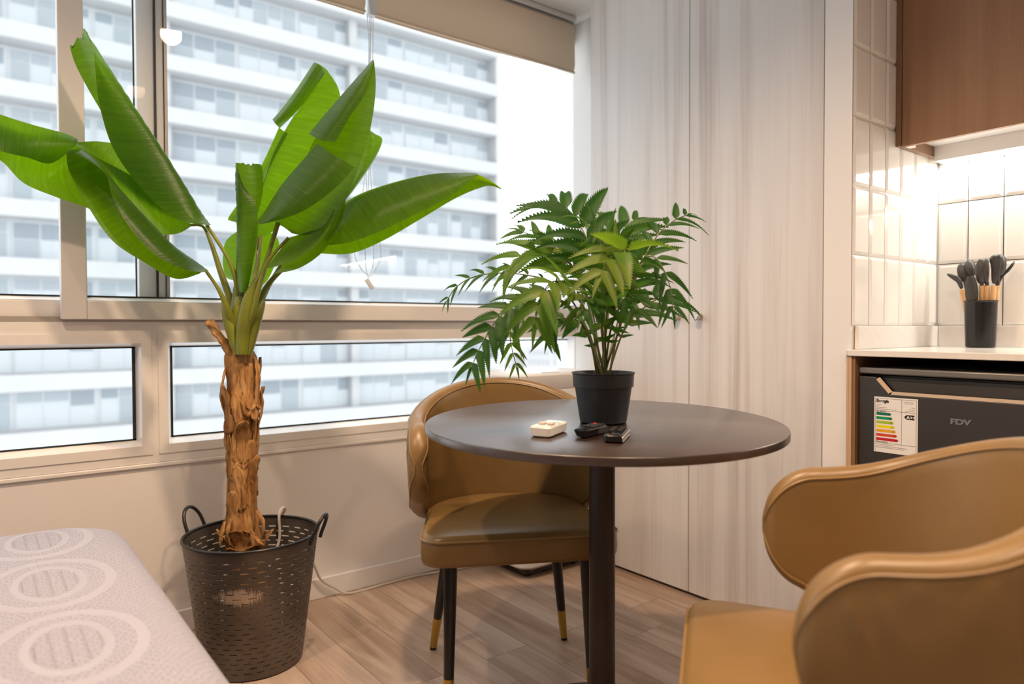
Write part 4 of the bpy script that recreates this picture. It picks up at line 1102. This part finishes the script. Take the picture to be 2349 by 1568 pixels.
# A: tall rolled leaf, upper left
leaf([([[(160, 106), (182, 86), (192, 67), (204, 84), (214, 110)], [(175, 152), (213, 150), (262, 172), (240, 166), (219, 165)], [(222, 238), (262, 240), (318, 258), (275, 252), (229, 245)],
        [(285, 335), (315, 335), (375, 345), (325, 350), (262, 345)], [(360, 420), (385, 420), (430, 433), (390, 440), (328, 435)], [(440, 485), (450, 485), (464, 490), (440, 498), (402, 501)], [(478, 512), (480, 513), (483, 515), (481, 516), (476, 516)]],
       -.05, (.07, .06, .02, -.02, -.03), (-.12, -.10, -.07, -.04, -.02, -.005, 0), 7, 6, .014)],
     [(553, 790, 0), (545, 720, -.02), (545, 660, -.03), (524, 595, -.04), (474, 516, -.05)], (.017, .005))
# B: long leaf leaving the frame at left
leaf([([[(176, 318), (178, 322), (174, 333)], [(150, 306), (150, 330), (119, 374)], [(75, 286), (70, 325), (62, 361)], [(0, 262), (0, 310), (0, 346)], [(-90, 228), (-100, 270), (-110, 312)]], .05, (.0, -.03, -.04), [-.13, -.16, -.23, -.30, -.38]),
      ([[(-110, 285), (-110, 300), (-90, 322)], [(0, 300), (0, 335), (0, 367)], [(70, 325), (62, 385), (55, 420)], [(125, 330), (112, 400), (132, 453)], [(165, 330), (165, 410), (205, 479)], [(230, 365), (240, 440), (268, 522)], [(320, 415), (330, 470), (350, 537)], [(400, 485), (410, 505), (405, 536)], [(436, 514), (438, 517), (437, 520)]], .07, (.0, .0, -.02), [-.40, -.32, -.25, -.19, -.15, -.11, -.08, -.07, -.07]),
      ([[(174, 326), (173, 329), (172, 332)], [(236, 325), (225, 345), (215, 362)], [(300, 345), (280, 385), (268, 412)], [(375, 425), (355, 450), (340, 470)], [(438, 508), (437, 514), (436, 518)]], .06, (.04, .03, .01), [-.14, -.11, -.09, -.07, -.06])],
     [(550, 785, .01), (532, 700, .0), (505, 620, .0), (485, 560, .0), (466, 520, .0), (437, 516, .0)], (.015, .004))
# C: front lower left leaf with a turned edge
leaf([([[(152, 350), (166, 343), (186, 341), (182, 347), (172, 350)], [(160, 395), (192, 388), (226, 374), (234, 385), (240, 396)], [(203, 475), (240, 460), (280, 440), (270, 446), (258, 452)],
        [(258, 552), (295, 528), (340, 503), (318, 515), (296, 520)], [(332, 602), (360, 578), (398, 562), (378, 578), (354, 582)], [(402, 639), (425, 615), (448, 598), (435, 612), (420, 617)], [(456, 628), (466, 622), (475, 618), (473, 621), (474, 624)]],
       -.10, (-.01, .03, .05, .0, -.02), (-.06, -.05, -.04, -.03, -.02, -.01, 0))],
     [(548, 790, -.02), (528, 725, -.06), (505, 670, -.08), (472, 620, -.10)], (.016, .0045))
# D: pale rolled young leaf, upright
leaf([([[(601, 381), (575, 376), (543, 373), (543, 380), (545, 388)], [(604, 412), (582, 420), (541, 414), (549, 422), (560, 428)], [(599, 462), (578, 465), (542, 465), (560, 469), (587, 468)],
        [(575, 545), (560, 548), (543, 546), (562, 548), (591, 540)], [(568, 605), (556, 606), (541, 606), (560, 606), (581, 600)], [(562, 665), (552, 668), (546, 668), (556, 670), (568, 668)]],
       -.04, (.03, .035, .0, -.03, -.02), 0, 7, 6, .007)], [(556, 790, .0), (552, 720, -.02), (556, 660, -.03)], (.016, .009))
# E: tall leaf behind, top centre
leaf([([[(722, 143), (735, 149), (750, 160)], [(716, 208), (748, 205), (779, 212)], [(668, 275), (722, 280), (775, 290)], [(628, 350), (685, 365), (735, 380)], [(604, 420), (645, 440), (690, 460)], [(580, 480), (605, 500), (640, 520)], [(560, 530), (575, 540), (600, 545)]],
       .10, (.0, .02, .05), [-.02, 0, 0, 0, 0, 0, -.03]),
      ([[(720, 143), (734, 150), (745, 168)], [(688, 192), (704, 196), (719, 207)], [(652, 242), (668, 246), (688, 248)], [(625, 274), (632, 284), (642, 294)]], .07, (.01, -.02, .02)),
      ([[(640, 292), (650, 300), (660, 305)], [(602, 375), (608, 385), (618, 385)], [(556, 452), (568, 455), (590, 460)], [(524, 499), (535, 499), (548, 496)], [(530, 505), (545, 512), (562, 522)]], .12, (.0, .0, -.02))],
     [(560, 790, .03), (572, 700, .06), (590, 620, .08), (600, 540, .10)], (.014, .005))
# F: front right leaf with two turned flaps
leaf([([[(856, 137), (858, 140), (859, 149)], [(812, 190), (836, 198), (862, 199)], [(770, 252), (815, 262), (854, 272)], [(722, 318), (785, 332), (836, 342)], [(690, 395), (755, 412), (808, 422)], [(660, 455), (720, 482), (768, 497)], [(640, 500), (680, 528), (712, 537)], [(632, 512), (650, 520), (670, 535)]],
       -.06, (.02, .03, -.01), [0, 0, 0, 0, 0, 0, -.01, -.02]),
      ([[(855, 137), (857, 140), (858, 147)], [(806, 192), (825, 198), (840, 212)], [(752, 254), (780, 265), (806, 262)], [(708, 307), (738, 322), (769, 326)]], -.09, (.02, -.03, -.03)),
      ([[(728, 330), (770, 358), (813, 383)], [(690, 372), (738, 396), (776, 425)], [(645, 425), (682, 450), (706, 478)], [(608, 482), (622, 500), (642, 504)], [(585, 513), (590, 514), (598, 514)]], -.13, (.03, -.03, -.03), [.0, 0, 0, .01, .03])],
     [(565, 790, -.02), (575, 715, -.05), (605, 620, -.06), (638, 510, -.07)], (.018, .0065))
# G: long leaf reaching right
leaf([([[(735, 558), (738, 561), (745, 563)], [(768, 490), (780, 525), (800, 556)], [(815, 450), (840, 490), (870, 531)], [(900, 419), (930, 455), (960, 488)], [(990, 399), (1015, 425), (1036, 448)], [(1060, 396), (1070, 405), (1076, 416)], [(1092, 397), (1095, 399), (1098, 401)]], .0, (.03, -.03, -.04), -.05),
      ([[(735, 562), (726, 572), (735, 581)], [(774, 494), (790, 545), (805, 581)], [(820, 454), (860, 510), (880, 551)], [(904, 422), (945, 470), (965, 502)], [(993, 401), (1030, 432), (1046, 454)], [(1080, 398), (1095, 415), (1106, 429)], [(1118, 410), (1128, 420), (1131, 427)], [(1149, 431), (1150, 433), (1151, 435)]], .03, (.0, .02, .02), -.06)],
     [(570, 790, .02), (592, 700, .03), (625, 640, .04), (690, 585, .04), (735, 568, .03)], (.014, .005))
# H: short leaf below F
leaf([([[(662, 545), (637, 580), (609, 617)], [(702, 533), (692, 560), (670, 599)], [(742, 518), (736, 538), (722, 566)], [(766, 478), (764, 492), (757, 522)]], -.10, (.03, .0, -.03)),
      ([[(655, 596), (642, 615), (628, 628)], [(712, 558), (700, 590), (690, 613)], [(762, 508), (757, 540), (746, 571)], [(792, 448), (792, 470), (786, 502)]], -.06, (.0, .0, -.02))],
     [(562, 790, -.03), (578, 725, -.07), (610, 610, -.09), (662, 545, -.09)], (.013, .0045))
# I: drooping leaf behind, seen pale against the window
leaf([([[(560, 520), (592, 524), (625, 535)], [(520, 550), (575, 558), (640, 556)], [(511, 592), (572, 600), (632, 602)], [(516, 632), (562, 640), (614, 642)], [(532, 642), (562, 650), (596, 657)]], .18, (.03, .0, .03), .06)],
     [(560, 790, .04), (575, 680, .09), (590, 590, .14), (592, 524, .17)], (.011, .004))
# J: leaf end behind F at right
leaf([([[(836, 290), (850, 300), (862, 308)], [(835, 320), (855, 330), (877, 320)], [(822, 378), (842, 378), (864, 356)], [(800, 420), (815, 420), (836, 401)], [(765, 480), (775, 478), (790, 462)], [(700, 545), (705, 545), (712, 540)]], .14, (.02, .0, .02))],
     [(566, 790, .03), (600, 690, .08), (650, 600, .12), (705, 543, .14)], (.012, .004))
# broad green sheaths at the foot of the stalks
for pts, wd in (([(548, 812, -.045), (528, 745, -.05), (514, 690, -.05)], .017), ([(556, 812, -.055), (560, 745, -.06), (572, 690, -.06), (592, 640, -.06)], .021), ([(570, 812, -.045), (588, 740, -.05), (604, 690, -.04)], .013), ([(556, 812, -.03), (548, 740, -.04), (548, 680, -.04)], .019)):
    P_ = catmull([at(x, y, D=TD+d) for x, y, d in pts], 8); k = len(P_)
    m = MB(); m.tube(P_, [wd*(math.sin(PI*(.22+.66*i/(k-1)))**.8) for i in range(k)], 14); build('leaf_sheath', m, 'petiole', bp, off)

# ------------------------------------------------------------------ cord from the basket along the wall
P_ = [V((.69, 2.130, .016)), V((.70, 2.150, .20)), at(640, 1240, Y=2.165), at(640, 1186, Y=2.175), at(645, 1167, Y=2.195), at(656, 1170, Y=2.225)+V((0, .01, 0)), V((.78, 2.30, .30)), V((.825, 2.325, .225)), at(713, 1284, Y=2.335), at(736, 1328, Y=2.35), at(770, 1349, Y=2.352)]
P_ += [V((1.06, 2.345, .0045)), V((1.2, 2.35, .0045)), V((1.33, 2.352, .0045)), V((1.45, 2.33, .0045)), V((1.62, 2.30, .0045))]
m = MB(); m.tube(catmull(P_, 10), .0044, 8); tag(build('power_cord', m, 'cord'), 'pale cord hooked over the basket rim and running along the skirting', 'cord')
